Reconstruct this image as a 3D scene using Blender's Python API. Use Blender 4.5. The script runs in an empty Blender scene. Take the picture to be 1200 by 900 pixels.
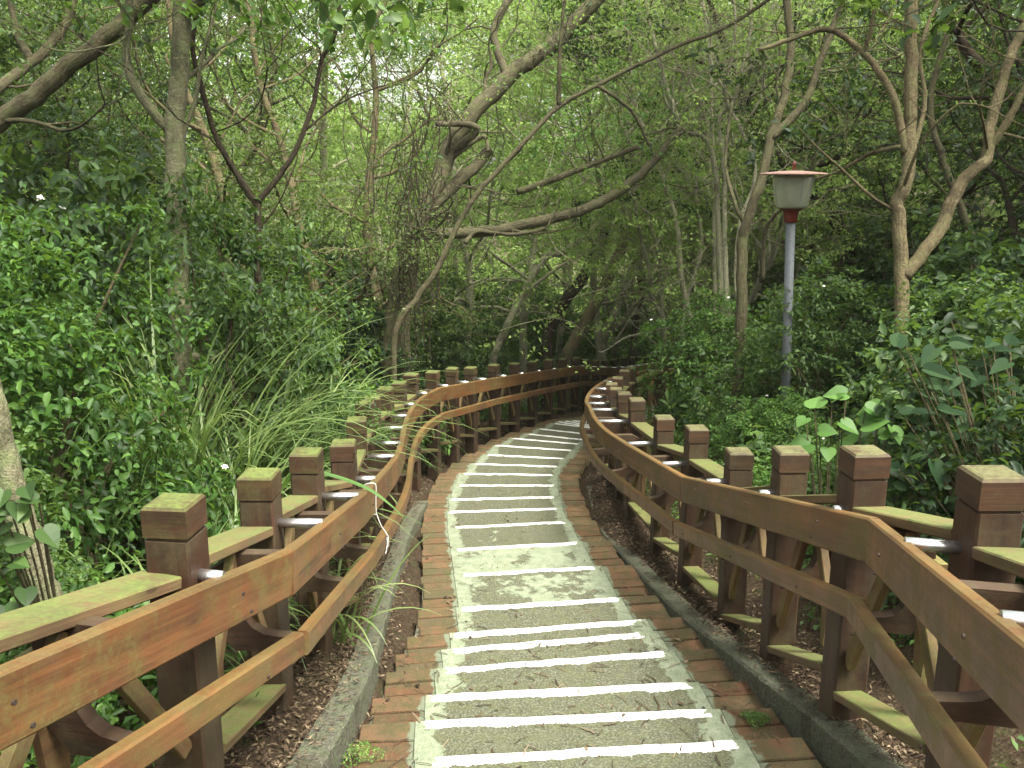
import bpy, math, random
import numpy as np
from mathutils import Vector, Matrix
random.seed(7); RNG = np.random.default_rng(11)
S = bpy.context.scene; COL = S.collection
# ------------------------------------------------------------------ camera, sky, sun, exposure
PITCH = math.radians(13.0); F = 1050.0; CZ = 1.6
cam = bpy.data.objects.new('camera', bpy.data.cameras.new('camera')); COL.objects.link(cam)
cam.location = (0, 0, CZ); cam.rotation_euler = (math.radians(90) - PITCH, 0, 0)
cam.data.lens = 36 * F / 1200; cam.data.clip_start = 0.02; cam.data.clip_end = 800
S.camera = cam
SUN_EL, SUN_AZ = 64.0, 128.0          # azimuth measured clockwise from +Y (ahead of the camera)
w = bpy.data.worlds.new('World'); S.world = w; w.use_nodes = True
nt = w.node_tree; bg = nt.nodes['Background']; sk = nt.nodes.new('ShaderNodeTexSky')
sk.sky_type = 'NISHITA'; sk.sun_disc = False; sk.sun_elevation = math.radians(SUN_EL); sk.sun_rotation = math.radians(SUN_AZ)
sk.dust_density = 5.0; sk.air_density = 1.0; sk.ozone_density = 0.6
hs = nt.nodes.new('ShaderNodeHueSaturation'); hs.inputs['Saturation'].default_value = .35; nt.links.new(sk.outputs[0], hs.inputs['Color'])
tn = nt.nodes.new('ShaderNodeMix'); tn.data_type = 'RGBA'; tn.blend_type = 'MULTIPLY'; tn.inputs[0].default_value = 1; tn.inputs[7].default_value = (1.0, .985, .92, 1)
nt.links.new(hs.outputs[0], tn.inputs[6]); nt.links.new(tn.outputs[2], bg.inputs[0]); bg.inputs[1].default_value = 0.15
sun = bpy.data.objects.new('sun', bpy.data.lights.new('sun', 'SUN')); COL.objects.link(sun)
sun.data.energy = 2.6; sun.data.angle = math.radians(20); sun.data.color = (1.0, 0.97, 0.92)
az = math.radians(SUN_AZ); el = math.radians(SUN_EL)
sd = Vector((math.sin(az) * math.cos(el), math.cos(az) * math.cos(el), math.sin(el)))
sun.rotation_euler = sd.to_track_quat('Z', 'Y').to_euler()
S.view_settings.view_transform = 'Standard'; S.view_settings.look = 'None'
S.view_settings.exposure = 2.02; S.view_settings.gamma = 1.0
S.render.engine = 'CYCLES'
S.cycles.max_bounces = 7; S.cycles.diffuse_bounces = 5; S.cycles.transmission_bounces = 5; S.cycles.glossy_bounces = 3
S.cycles.use_denoising = True
S.cycles.caustics_reflective = False; S.cycles.caustics_refractive = False

# ------------------------------------------------------------------ coordinates
CP, SP = math.cos(PITCH), math.sin(PITCH)
def cf(X, Yc, Z):                     # metres right, below and along the view axis -> world
    return Vector((X, Z * CP - Yc * SP, CZ - Z * SP - Yc * CP))
def at(u, v, Z):                      # direction read off the photograph, at a real distance
    return cf((u - 600) / F * Z, (v - 450) / F * Z, Z)
def at_z(u, v, D):                    # where that direction meets the level D below the eye
    Z = D / (SP + (v - 450) / F * CP); return at(u, v, Z)

# ------------------------------------------------------------------ object helpers
def tag(o, label=None, cat=None, group=None, kind=None):
    if label: o['label'] = label
    if cat: o['category'] = cat
    if group: o['group'] = group
    if kind: o['kind'] = kind
    return o
def empty(name, loc, rz=0.0, sc=1.0):
    o = bpy.data.objects.new(name, None); COL.objects.link(o); o.location = loc
    o.rotation_euler = (0, 0, rz); o.scale = (sc, sc, sc); o.empty_display_size = 0.2; return o
def link_mesh(name, me, mat, parent=None):
    o = bpy.data.objects.new(name, me); COL.objects.link(o)
    if mat is not None and not me.materials: me.materials.append(mat)
    if parent is not None:
        o.parent = parent
    return o
class MB:
    def __init__(s): s.v = []; s.f = []; s.uv = []; s.at = {}
    def add(s, verts, faces, uvs=None):
        b = len(s.v); s.v += [tuple(p) for p in verts]
        for i, f in enumerate(faces):
            s.f.append([b + k for k in f]); s.uv.append(uvs[i] if uvs else [(0, 0)] * len(f))
    def sweep(s, pts, w, h, ch=0.006, up=Vector((0, 0, 1)), off=(0, 0), uoff=None, roll=None):
        """rectangular board w wide (sideways) and h tall swept along pts, chamfered edges"""
        c = ch; hw, hh = w / 2, h / 2
        prof = [(-hw + c, -hh), (hw - c, -hh), (hw, -hh + c), (hw, hh - c), (hw - c, hh), (-hw + c, hh), (-hw, hh - c), (-hw, -hh + c)]
        per = [0]
        for i in range(8):
            a, b = prof[i], prof[(i + 1) % 8]; per.append(per[-1] + math.dist(a, b))
        u0 = random.uniform(0, 50) if uoff is None else uoff
        n = len(pts); rings = []; L = 0; us = []
        for i, p in enumerate(pts):
            t0 = (pts[i] - pts[i - 1]).normalized() if i else None
            t1 = (pts[i + 1] - pts[i]).normalized() if i < n - 1 else None
            t = (t0 + t1).normalized() if t0 and t1 else (t0 or t1)
            side = t.cross(up)
            side.normalize(); u2 = side.cross(t).normalized()
            sc = 1.0
            if t0 and t1: sc = 1 / max(0.6, t.dot(t1))
            if i: L += (pts[i] - pts[i - 1]).length
            us.append(u0 + L)
            rings.append([p + side * ((a + off[0]) * sc) + u2 * (b + off[1]) for a, b in prof])
        # inset end rings give the ends a softened edge
        vs = [q for r in rings for q in r]; fs = []; uv = []
        v0 = random.uniform(0, 20)
        for i in range(n - 1):
            for k in range(8):
                k2 = (k + 1) % 8
                fs.append([i * 8 + k, i * 8 + k2, (i + 1) * 8 + k2, (i + 1) * 8 + k])
                uv.append([(us[i], v0 + per[k]), (us[i], v0 + per[k + 1]), (us[i + 1], v0 + per[k + 1]), (us[i + 1], v0 + per[k])])
        fs.append(list(range(7, -1, -1))); uv.append([(u0 + prof[k][0] * .3, v0 + prof[k][1]) for k in range(7, -1, -1)])
        b = (n - 1) * 8
        fs.append([b + k for k in range(8)]); uv.append([(u0 + 9 + prof[k][0] * .3, v0 + prof[k][1]) for k in range(8)])
        s.add(vs, fs, uv); return s
    def prism(s, poly, O, A, B, th):
        """polygon poly (a,b) in the plane O + a*A + b*B extruded th along AxB, centred"""
        N = A.cross(B).normalized(); n = len(poly); u0 = random.uniform(0, 30)
        vs = [O + A * a + B * b - N * th / 2 for a, b in poly] + [O + A * a + B * b + N * th / 2 for a, b in poly]
        fs = [list(range(n - 1, -1, -1)), list(range(n, 2 * n))]
        uv = [[(u0 + poly[k][0], poly[k][1]) for k in range(n - 1, -1, -1)], [(u0 + poly[k][0], 3 + poly[k][1]) for k in range(n)]]
        for k in range(n):
            k2 = (k + 1) % n
            fs.append([k, k2, n + k2, n + k]); d = math.dist(poly[k], poly[k2])
            uv.append([(u0 + k, 0), (u0 + k + d, 0), (u0 + k + d, th), (u0 + k, th)])
        s.add(vs, fs, uv); return s
    def lathe(s, prof, O, n=24, axis='z'):
        vs = []; fs = []
        for r, z in prof:
            for k in range(n):
                a = 2 * math.pi * k / n; vs.append(O + Vector((r * math.cos(a), r * math.sin(a), z)))
        for i in range(len(prof) - 1):
            for k in range(n):
                k2 = (k + 1) % n; fs.append([i * n + k, i * n + k2, (i + 1) * n + k2, (i + 1) * n + k])
        s.add(vs, fs); return s
    def tube(s, pts, rad, n=8, closed_ends=True, wob=0.0):
        m = len(pts); rings = []
        ref = Vector((0.3, 0.5, 0.81)); L = 0
        t = (pts[1] - pts[0]).normalized(); a = t.cross(ref)
        if a.length < .1: a = t.cross(Vector((1, 0, 0)))
        a.normalize(); vs = []; us = []
        for i in range(m):
            t = (pts[min(i + 1, m - 1)] - pts[max(i - 1, 0)])
            if t.length < 1e-6: t = Vector((0, 0, 1))
            t.normalize(); a = (a - t * a.dot(t)).normalized(); b = t.cross(a)
            if i: L += (pts[i] - pts[i - 1]).length
            us.append(L); r = rad[i] if hasattr(rad, '__len__') else rad
            for k in range(n):
                an = 2 * math.pi * k / n; rr = r * (1 + wob * random.uniform(-1, 1))
                vs.append(pts[i] + a * (math.cos(an) * rr) + b * (math.sin(an) * rr))
        fs = []; uv = []
        for i in range(m - 1):
            for k in range(n):
                k2 = (k + 1) % n
                fs.append([i * n + k, i * n + k2, (i + 1) * n + k2, (i + 1) * n + k])
                uv.append([(us[i], k / n), (us[i], (k + 1) / n), (us[i + 1], (k + 1) / n), (us[i + 1], k / n)])
        if closed_ends:
            fs.append(list(range(n - 1, -1, -1))); uv.append([(0, 0)] * n)
            fs.append([(m - 1) * n + k for k in range(n)]); uv.append([(0, 0)] * n)
        s.add(vs, fs, uv); return s
    def mesh(s, name, smooth=False):
        me = bpy.data.meshes.new(name); me.from_pydata(s.v, [], s.f)
        ul = me.uv_layers.new(name='UVMap'); flat = np.array([c for f in s.uv for p in f for c in p], dtype=np.float32)
        ul.data.foreach_set('uv', flat)
        if smooth: me.polygons.foreach_set('use_smooth', [True] * len(me.polygons))
        me.update(); return me
    def build(s, name, mat, parent=None, smooth=False, origin=None):
        me = s.mesh(name, smooth)
        o = link_mesh(name, me, mat, parent)
        if origin is not None: me.transform(Matrix.Translation(-Vector(origin))); o.location = origin
        if parent is not None:   # geometry is written in world coordinates
            o.matrix_parent_inverse = Matrix.Translation(parent.location).inverted() if parent.rotation_euler.z == 0 else parent.matrix_basis.inverted()
        return o
def crom(pts, m=6):
    out = []; n = len(pts)
    for i in range(n - 1):
        p0, p1, p2, p3 = pts[max(i - 1, 0)], pts[i], pts[i + 1], pts[min(i + 2, n - 1)]
        for k in range(m):
            t = k / m
            out.append(0.5 * ((2 * p1) + (p2 - p0) * t + (2 * p0 - 5 * p1 + 4 * p2 - p3) * t * t + (3 * p1 - p0 - 3 * p2 + p3) * t ** 3))
    out.append(pts[-1]); return out

# ------------------------------------------------------------------ materials
class NT:
    def __init__(s, name):
        s.m = bpy.data.materials.new(name); s.m.use_nodes = True; s.t = s.m.node_tree; s.n = s.t.nodes; s.b = s.n['Principled BSDF']
    def link(s, a, b): s.t.links.new(a, b)
    def val(s, sock, x):
        if isinstance(x, (int, float)): sock.default_value = x
        elif isinstance(x, tuple): sock.default_value = x if len(x) == len(sock.default_value) else (*x, 1)
        else: s.link(x, sock)
    def noise(s, vec, scale, detail=4, rough=.6, out=0):
        n = s.n.new('ShaderNodeTexNoise'); n.inputs['Scale'].default_value = scale; n.inputs['Detail'].default_value = detail
        n.inputs['Roughness'].default_value = rough; s.link(vec, n.inputs['Vector']); return n.outputs[out]
    def vor(s, vec, scale, feat='F1', out='Distance'):
        n = s.n.new('ShaderNodeTexVoronoi'); n.inputs['Scale'].default_value = scale; n.feature = feat; s.link(vec, n.inputs['Vector']); return n.outputs[out]
    def coord(s, k='Object'): return s.n.new('ShaderNodeTexCoord').outputs[k]
    def pos(s): return s.n.new('ShaderNodeNewGeometry').outputs['Position']
    def geo(s, k): return s.n.new('ShaderNodeNewGeometry').outputs[k]
    def mapv(s, vec, sc=(1, 1, 1), loc=(0, 0, 0)):
        n = s.n.new('ShaderNodeMapping'); n.inputs['Scale'].default_value = sc; n.inputs['Location'].default_value = loc; s.link(vec, n.inputs['Vector']); return n.outputs[0]
    def math(s, op, a, b=0.0, c=None, clamp=False):
        n = s.n.new('ShaderNodeMath'); n.operation = op; n.use_clamp = clamp; s.val(n.inputs[0], a); s.val(n.inputs[1], b)
        if c is not None: s.val(n.inputs[2], c)
        return n.outputs[0]
    def step(s, x, lo, hi, a=0.0, b=1.0):
        n = s.n.new('ShaderNodeMapRange'); n.interpolation_type = 'SMOOTHSTEP'; s.val(n.inputs[0], x)
        n.inputs[1].default_value = lo; n.inputs[2].default_value = hi; n.inputs[3].default_value = a; n.inputs[4].default_value = b; return n.outputs[0]
    def mix(s, f, a, b):
        n = s.n.new('ShaderNodeMix'); n.data_type = 'RGBA'; s.val(n.inputs[0], f); s.val(n.inputs[6], a); s.val(n.inputs[7], b); return n.outputs[2]
    def ramp(s, x, stops):
        n = s.n.new('ShaderNodeValToRGB'); e = n.color_ramp.elements
        while len(e) < len(stops): e.new(0.5)
        for i, (p, c) in enumerate(stops): e[i].position = p; e[i].color = (*c, 1)
        s.link(x, n.inputs[0]); return n.outputs[0]
    def bump(s, h, strength=.3, dist=.01):
        n = s.n.new('ShaderNodeBump'); n.inputs['Strength'].default_value = strength; n.inputs['Distance'].default_value = dist
        s.link(h, n.inputs['Height']); s.link(n.outputs[0], s.b.inputs['Normal'])
    def sep(s, v, k):
        n = s.n.new('ShaderNodeSeparateXYZ'); s.link(v, n.inputs[0]); return n.outputs[k]
    def done(s, col, rough=.7, spec=.3, metal=0.0):
        s.val(s.b.inputs['Base Color'], col); s.val(s.b.inputs['Roughness'], rough)
        s.b.inputs['Specular IOR Level'].default_value = spec; s.b.inputs['Metallic'].default_value = metal; return s.m

def wood(name, dark, light, moss_top=0.8, moss_side=0.3, mosscol=(.17, .19, .055), rough=.55):
    m = NT(name); uv = m.coord('UV'); P = m.pos()
    g1 = m.noise(m.mapv(uv, (1.6, 34, 1)), 1.0, 5, .65)
    g2 = m.noise(m.mapv(uv, (5, 160, 1)), 1.0, 3, .6)
    g3 = m.noise(m.mapv(uv, (1.1, 4, 1)), 1.0, 2, .5)
    g = m.math('ADD', m.math('MULTIPLY', g1, .55), m.math('MULTIPLY', g3, .45))
    c = m.mix(m.step(g, .36, .66), dark, light)
    c = m.mix(m.math('MULTIPLY', m.step(g2, .55, .75), .45), c, tuple(x * .45 for x in dark))
    kn = m.vor(m.mapv(uv, (2.6, 6.0, 1)), 1.0)
    c = m.mix(m.math('MULTIPLY', m.step(kn, .085, .05), .85), c, (.035, .014, .008))
    c = m.mix(m.math('MULTIPLY', m.step(kn, .22, .10), .35), c, tuple(x * .6 for x in dark))
    ck = m.noise(m.mapv(uv, (.8, 60, 1)), 1.0, 2, .5); cm_ = m.noise(m.mapv(uv, (1.3, 5, 1), (9, 3, 0)), 1.0, 2)
    c = m.mix(m.math('MULTIPLY', m.math('MULTIPLY', m.step(ck, .66, .70), m.step(cm_, .5, .6)), .8), c, (.02, .01, .006))
    c = m.mix(m.math('MULTIPLY', m.step(m.noise(P, 6, 5, .75), .5, .68), .3), c, (.085, .062, .034))
    nz = m.sep(m.geo('Normal'), 2)
    up = m.step(nz, .35, .85)
    n1 = m.noise(P, 9, 6, .75); n2 = m.noise(P, 55, 4, .7)
    n1s = m.math('ADD', n1, m.math('MULTIPLY', m.math('SUBTRACT', n2, .5), .35))
    mt = m.math('MULTIPLY', m.math('MULTIPLY', up, m.step(n1s, .22, .62)), moss_top)
    ms = m.math('MULTIPLY', m.step(m.math('ADD', m.math('MULTIPLY', n1s, .6), m.math('MULTIPLY', m.noise(P, 2.6, 3), .4)), .42, .62), moss_side)
    mask = m.math('MAXIMUM', mt, ms)
    mc = m.mix(m.step(n2, .35, .65), tuple(x * .8 for x in mosscol), tuple(x * 1.15 for x in mosscol))
    c = m.mix(mask, c, mc)
    st = m.noise(P, 2.3, 3, .6)
    c = m.mix(m.math('MULTIPLY', m.step(st, .5, .72), .35), c, (.03, .022, .012))
    h = m.math('ADD', m.math('MULTIPLY', g1, .6), m.math('ADD', m.math('MULTIPLY', g2, .4), m.math('MULTIPLY', mask, n2)))
    m.bump(h, .45, .004)
    return m.done(c, m.math('ADD', rough, m.math('MULTIPLY', mask, .35), clamp=True), .35)
W_RAIL = wood('rail_wood', (.056, .021, .0075), (.150, .060, .019), .5, .55, (.085, .085, .022), .45)
W_POST = wood('post_wood', (.019, .009, .0045), (.050, .022, .010), .3, .45, (.055, .050, .02), .6)
W_CAP = wood('cap_wood', (.022, .010, .005), (.056, .025, .011), .85, .2, (.085, .115, .022), .6)
W_CAP_TAN = wood('cap_wood_tan', (.022, .010, .005), (.056, .024, .010), .85, .15, (.095, .098, .036), .6)
W_PLANK = wood('plank_wood', (.07, .038, .018), (.15, .095, .042), .85, .35, (.078, .108, .022), .7)
W_BRACE = wood('brace_wood', (.07, .036, .016), (.16, .085, .035), .8, .5, (.14, .15, .04), .65)

def steel():
    m = NT('brushed_steel'); n = m.noise(m.mapv(m.coord('Object'), (14, 14, 14)), 1, 3)
    return m.done(m.mix(n, (.55, .54, .52), (.78, .77, .75)), m.step(n, .2, .8, .25, .32), .5, .95)
STEEL = steel()
_sm = NT('rusty_screw'); SCREW = _sm.done((.03, .02, .015), .8, .2, .0)

def soil():
    m = NT('soil'); P = m.pos(); a = m.noise(P, 3, 6, .7); b = m.noise(P, 38, 6, .75); c = m.vor(P, 60)
    col = m.ramp(b, [(.3, (.018, .011, .006)), (.5, (.042, .029, .017)), (.62, (.075, .053, .032)), (.75, (.14, .105, .065))])
    col = m.mix(m.math('MULTIPLY', m.step(a, .5, .7), .55), col, (.045, .06, .018))
    m.bump(m.math('ADD', b, m.math('MULTIPLY', c, .6)), .9, .03); return m.done(col, .95, .1)
SOIL = soil()
def concrete(name, a, b, green, amt):
    m = NT(name); P = m.pos(); n1 = m.noise(P, 5, 6, .7); n2 = m.noise(P, 70, 5, .7); n3 = m.noise(P, 16, 5, .7)
    c = m.mix(m.step(n2, .3, .7), a, b)
    c = m.mix(m.math('MULTIPLY', m.step(n3, .42, .6), amt), c, green)
    c = m.mix(m.math('MULTIPLY', m.step(n1, .52, .66), .6), c, (.045, .035, .02))
    m.bump(m.math('ADD', n2, m.math('MULTIPLY', n3, 2)), 1.0, .022); return m.done(c, .9, .2)
CURB = concrete('kerb_concrete', (.06, .058, .04), (.15, .145, .105), (.105, .125, .065), .7)
def tread_mat():
    m = NT('tread_concrete'); uv = m.coord('UV'); P = m.pos()
    x, y = m.sep(uv, 0), m.sep(uv, 1)          # x: 0..1 across, y: metres back from the nosing (+ 10 per fully patched tread)
    pa = m.n.new('ShaderNodeAttribute'); pa.attribute_name = 'patch'; patch = pa.outputs['Fac']
    big = m.noise(P, 3.0, 4, .6); med = m.noise(P, 14, 5, .65); fine = m.noise(P, 75, 6, .85); agg = m.vor(P, 95)
    wob = m.math('ADD', m.math('MULTIPLY', m.math('SUBTRACT', med, .5), .13), m.math('MULTIPLY', m.math('SUBTRACT', big, .5), .16))
    xe = m.math('SUBTRACT', .5, m.math('ABSOLUTE', m.math('SUBTRACT', x, .5)))      # distance to side
    xe = m.math('ADD', xe, wob)
    side = m.step(xe, .088, .074)
    pm = m.step(m.math('ADD', m.math('ADD', big, m.math('MULTIPLY', med, .5)), patch), 1.16, 1.24)
    patchm = m.math('MAXIMUM', side, pm)
    dark = m.ramp(m.math('ADD', m.math('MULTIPLY', fine, .6), m.math('MULTIPLY', agg, .5)), [(.25, (.026, .028, .015)), (.5, (.052, .055, .032)), (.8, (.125, .128, .088))])
    dark = m.mix(m.math('MULTIPLY', m.step(med, .42, .65), .5), dark, (.075, .08, .035))
    dark = m.mix(m.math('MULTIPLY', m.step(m.noise(P, 6, 5, .7), .5, .7), .4), dark, (.082, .082, .052))
    dark = m.mix(m.math('MULTIPLY', m.step(m.noise(P, 34, 3, .7), .62, .7), .5), dark, (.05, .035, .018))
    pcol = m.ramp(m.math('ADD', m.math('MULTIPLY', fine, .5), m.math('MULTIPLY', med, .5)), [(.3, (.075, .092, .052)), (.5, (.145, .168, .108)), (.68, (.225, .245, .175))])
    pcol = m.mix(m.step(m.noise(P, 7, 6, .8), .58, .7), pcol, (.11, .12, .06))
    c = m.mix(patchm, dark, pcol)
    ye = m.math('ADD', y, m.math('MULTIPLY', m.math('SUBTRACT', m.noise(P, 24, 5, .75), .5), .05)); ye = m.math('ADD', ye, m.math('MULTIPLY', m.math('SUBTRACT', m.noise(P, 5, 2), .5), .05))
    xs = m.math('ADD', xe, .0)
    pe = m.step(xs, .045, .06)
    wear = m.step(m.math('ADD', m.noise(P, 60, 4, .8), m.math('MULTIPLY', m.noise(P, 9, 3), .6)), .60, .66)
    wear = m.math('MAXIMUM', wear, m.step(m.noise(P, 3.1, 2), .40, .58))
    st = m.math('MULTIPLY', m.math('MULTIPLY', m.step(ye, .058, .052), pe), wear)
    c = m.mix(st, c, m.mix(fine, (.50, .50, .46), (.72, .72, .69)))
    m.bump(m.math('ADD', m.math('MULTIPLY', fine, .6), m.math('ADD', agg, m.math('MULTIPLY', patchm, m.math('MULTIPLY', med, 1.2)))), .55, .008)
    return m.done(c, .88, .25)
TREAD = tread_mat()
def brick():
    m = NT('brick'); P = m.pos(); r = m.geo('Random Per Island'); n = m.noise(P, 11, 5, .7); f = m.noise(P, 90, 5, .8)
    c = m.ramp(r, [(0, (.095, .048, .024)), (.35, (.130, .073, .037)), (.65, (.082, .064, .032)), (1, (.150, .084, .042))])
    c = m.mix(m.math('MULTIPLY', m.step(n, .40, .60), .7), c, (.062, .062, .027))
    n5 = m.noise(P, 4.3, 6, .75); c = m.mix(m.math('MULTIPLY', m.step(n5, .54, .66), .7), c, (.052, .066, .016)); c = m.mix(m.math('MULTIPLY', m.step(m.noise(P, 27, 4, .8), .56, .68), .55), c, (.17, .09, .045))
    uv = m.coord('UV'); e = m.math('ADD', m.sep(uv, 0), m.math('MULTIPLY', m.math('SUBTRACT', m.noise(P, 9, 3, .55), .5), .14))
    c = m.mix(m.step(e, .030, .012), c, m.mix(f, (.085, .10, .058), (.19, .215, .145)))
    c = m.mix(m.math('MULTIPLY', m.step(f, .55, .7), .5), c, (.06, .04, .025))
    m.bump(m.math('ADD', f, m.math('MULTIPLY', n, 1.5)), .9, .014); return m.done(c, .92, .2)
BRICK = brick()
def bark(name, a, b, lichen, la=.5, st=(3, 14)):
    m = NT(name); uv = m.coord('UV'); P = m.coord('Object')
    g = m.noise(m.mapv(uv, (*st, 1)), 1.6, 6, .7); n = m.noise(P, 8, 5, .7); f = m.noise(P, 60, 4, .7)
    c = m.mix(m.step(m.math('ADD', m.math('MULTIPLY', g, .5), m.math('MULTIPLY', f, .5)), .35, .65), a, b)
    c = m.mix(m.math('MULTIPLY', m.step(n, .45, .62), la), c, lichen)
    n6 = m.noise(P, 2.2, 4, .7); c = m.mix(m.math('MULTIPLY', m.step(n6, .52, .62), .6), c, tuple(x * .5 for x in a))
    c = m.mix(m.math('MULTIPLY', m.step(m.noise(P, 21, 4, .7), .56, .66), .5), c, tuple(min(1, x * 1.5) for x in b))
    m.bump(m.math('ADD', g, m.math('ADD', f, n)), 1.0, .02); return m.done(c, .9, .15)
BARK = bark('bark_grey', (.042, .036, .019), (.11, .097, .054), (.085, .10, .036))
BARK_DARK = bark('bark_dark', (.022, .016, .010), (.06, .044, .028), (.05, .055, .025), .3)
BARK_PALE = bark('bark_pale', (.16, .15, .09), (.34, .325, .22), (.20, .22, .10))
BARK_OLIVE = bark('bark_olive', (.05, .044, .024), (.13, .115, .068), (.095, .11, .04))
BARK_SMOOTH = bark('bark_mottled', (.07, .066, .037), (.17, .162, .095), (.12, .14, .06), .8, (5, 5))
BARK_BROWN = bark('bark_brown', (.07, .055, .028), (.19, .155, .085), (.13, .14, .055))
def leaf(name, dark, mid, light, rough=.42, trans=.45, spec=.45):
    m = NT(name); r = m.geo('Random Per Island'); oi = m.n.new('ShaderNodeObjectInfo').outputs['Random']
    n = m.noise(m.pos(), 1.1, 3, .6)
    x = m.math('ADD', m.math('MULTIPLY', r, .62), m.math('ADD', m.math('MULTIPLY', m.math('SUBTRACT', n, .5), 1.0), m.math('MULTIPLY', oi, .25)), clamp=True)
    c = m.ramp(x, [(.05, dark), (.5, mid), (.86, light), (.985, tuple(min(.5, q * 1.7) for q in light))])
    m.done(c, rough, spec)
    tr = m.n.new('ShaderNodeBsdfTranslucent'); m.link(m.mix(.25, c, (.22, .34, .03)), tr.inputs[0])
    mx = m.n.new('ShaderNodeMixShader'); mx.inputs[0].default_value = trans
    m.link(m.b.outputs[0], mx.inputs[1]); m.link(tr.outputs[0], mx.inputs[2])
    m.link(mx.outputs[0], m.n['Material Output'].inputs[0]); return m.m
LF_MID = leaf('leaf_mid', (.014, .034, .008), (.044, .090, .019), (.110, .185, .042), .5, .5, .3)
LF_DARK = leaf('leaf_dark', (.009, .022, .006), (.020, .045, .012), (.050, .092, .024), .5, .4, .2)
LF_BRIGHT = leaf('leaf_bright', (.017, .046, .008), (.055, .128, .020), (.14, .25, .048), .5, .5, .3)
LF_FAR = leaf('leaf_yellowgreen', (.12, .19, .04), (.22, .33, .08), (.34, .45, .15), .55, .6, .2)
LF_OLIVE = leaf('leaf_olive', (.030, .052, .014), (.065, .10, .026), (.125, .17, .05), .5, .5, .25)
LF_LIME = leaf('leaf_lime', (.045, .11, .02), (.075, .165, .032), (.12, .23, .055), .5, .5, .25)
LF_BROAD = leaf('leaf_broad_dull', (.008, .022, .008), (.015, .036, .013), (.028, .055, .02), .7, .3, .10)
GRASS = leaf('grass_blade', (.045, .085, .020), (.115, .175, .045), (.24, .29, .11), .5, .35)
def simple(name, c, rough=.6, metal=0., spec=.4, var=.25, scale=25):
    m = NT(name); n = m.noise(m.coord('Object'), scale, 5, .7)
    col = m.mix(m.step(n, .35, .65), tuple(x * (1 - var) for x in c), tuple(min(1, x * (1 + var)) for x in c))
    m.bump(n, .15, .004); return m.done(col, rough, spec, metal)
def litter_mat():
    m = NT('dry_leaf'); r = m.geo('Random Per Island')
    return m.done(m.ramp(r, [(0, (.02, .013, .008)), (.4, (.05, .033, .019)), (.75, (.085, .06, .035)), (1, (.17, .135, .08))]), .85, .2)
LITTER = litter_mat()

# ------------------------------------------------------------------ the stair path: nosing lines L[k] = (left, right) corners
lines = [((412, 893), (942, 863), 2.30), ((420, 848), (907, 828), 2.385), ((437, 818), (876, 796), 2.47), ((452, 788), (841, 758), 2.555),
         ((464, 766), (817, 735), 2.63), ((477, 746), (803, 722), 2.68), ((489, 715), (770, 697), 2.79), ((493, 675), (742, 661), 2.96),
         ((493, 645), (715, 633), 3.12), ((493, 619), (697, 609), 3.27), ((495, 600), (687, 594), 3.36), ((499, 585), (683, 581), 3.42),
         ((506, 568), (679, 568), 3.475), ((514, 554), (678, 556), 3.535), ((530, 542), (681, 547), 3.60), ((545, 531), (688, 538), 3.67),
         ((560, 520), (697, 529), 3.75), ((579, 511), (703, 522), 3.815), ((598, 506), (708, 517), 3.88), ((614, 500), (714, 511), 3.96),
         ((634, 494), (722, 504), 4.06)]
L = [(at_z(*a, D), at_z(*b, D)) for a, b, D in lines]
d01 = (L[2][0] - L[0][0]) / 2, (L[2][1] - L[0][1]) / 2
for k in range(5): L.insert(0, (L[0][0] - Vector((0, .4, -.085)) - Vector((.02, 0, 0)), L[0][1] - Vector((-.03, .4, -.085))))
N_BEFORE = 5
cl_far = [((L[-1][0] + L[-1][1]) / 2), cf(2.35, .66, 17.0), cf(3.45, .56, 20.4), cf(4.75, .43, 24.0), cf(6.6, .30, 28.0), cf(9.5, .1, 32)]
cl_far = crom(cl_far, 9)
wlast = (L[-1][1] - L[-1][0]).length
for i in range(1, len(cl_far)):
    t = (cl_far[i] - cl_far[i - 1]); t.z = 0; t.normalize(); s = Vector((t.y, -t.x, 0)); ww = wlast + (1.6 - wlast) * min(1, i / 12)
    L.append((cl_far[i] - s * ww / 2, cl_far[i] + s * ww / 2))
cen = [(a + b) / 2 for a, b in L]
CY = np.array([c.y for c in cen]); CX = np.array([c.x for c in cen]); CZZ = np.array([c.z for c in cen])
_o = np.argsort(CY); CY, CX, CZZ = CY[_o], CX[_o], CZZ[_o]
_rk = np.random.default_rng(3); _ph = _rk.uniform(0, 6.28, 12)
def G(x, y):
    """height of the ground (numpy friendly)"""
    x = np.asarray(x, float); y = np.asarray(y, float)
    base = np.interp(y, CY, CZZ) + np.where(y < CY[0], (CY[0] - y) * .21, 0)
    d = x - np.interp(y, CY, CX)
    l = np.interp(-d, [-50, .80, .95, 1.25, 2.0, 4.5, 7.5, 14, 40], [0, -.16, -.06, .08, .05, -.05, .35, 1.8, 6.5])
    r = np.interp(d, [-50, .80, .95, 1.25, 2.0, 4.0, 7.5, 14, 40], [0, -.16, -.08, .04, .22, .60, 1.0, 2.2, 6.5])
    far = np.clip((y - 26) / 8, 0, 1) * (0.02 * np.maximum(0, y - 26))
    n = .05 * np.sin(x * 1.3 + _ph[0]) * np.sin(y * 1.1 + _ph[1]) + .03 * np.sin(x * 3.1 + _ph[2] + y) + .015 * np.sin(y * 7 + x * 5)
    n = n * np.clip((np.abs(d) - 1.2) / 1.5, 0, 1) + .008 * np.sin(x * 23 + y * 17) * np.sin(y * 29)
    return base + np.where(d < 0, l, r) + far + n
def g3(x, y, dz=0.0): return Vector((x, y, float(G(x, y)) + dz))

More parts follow.
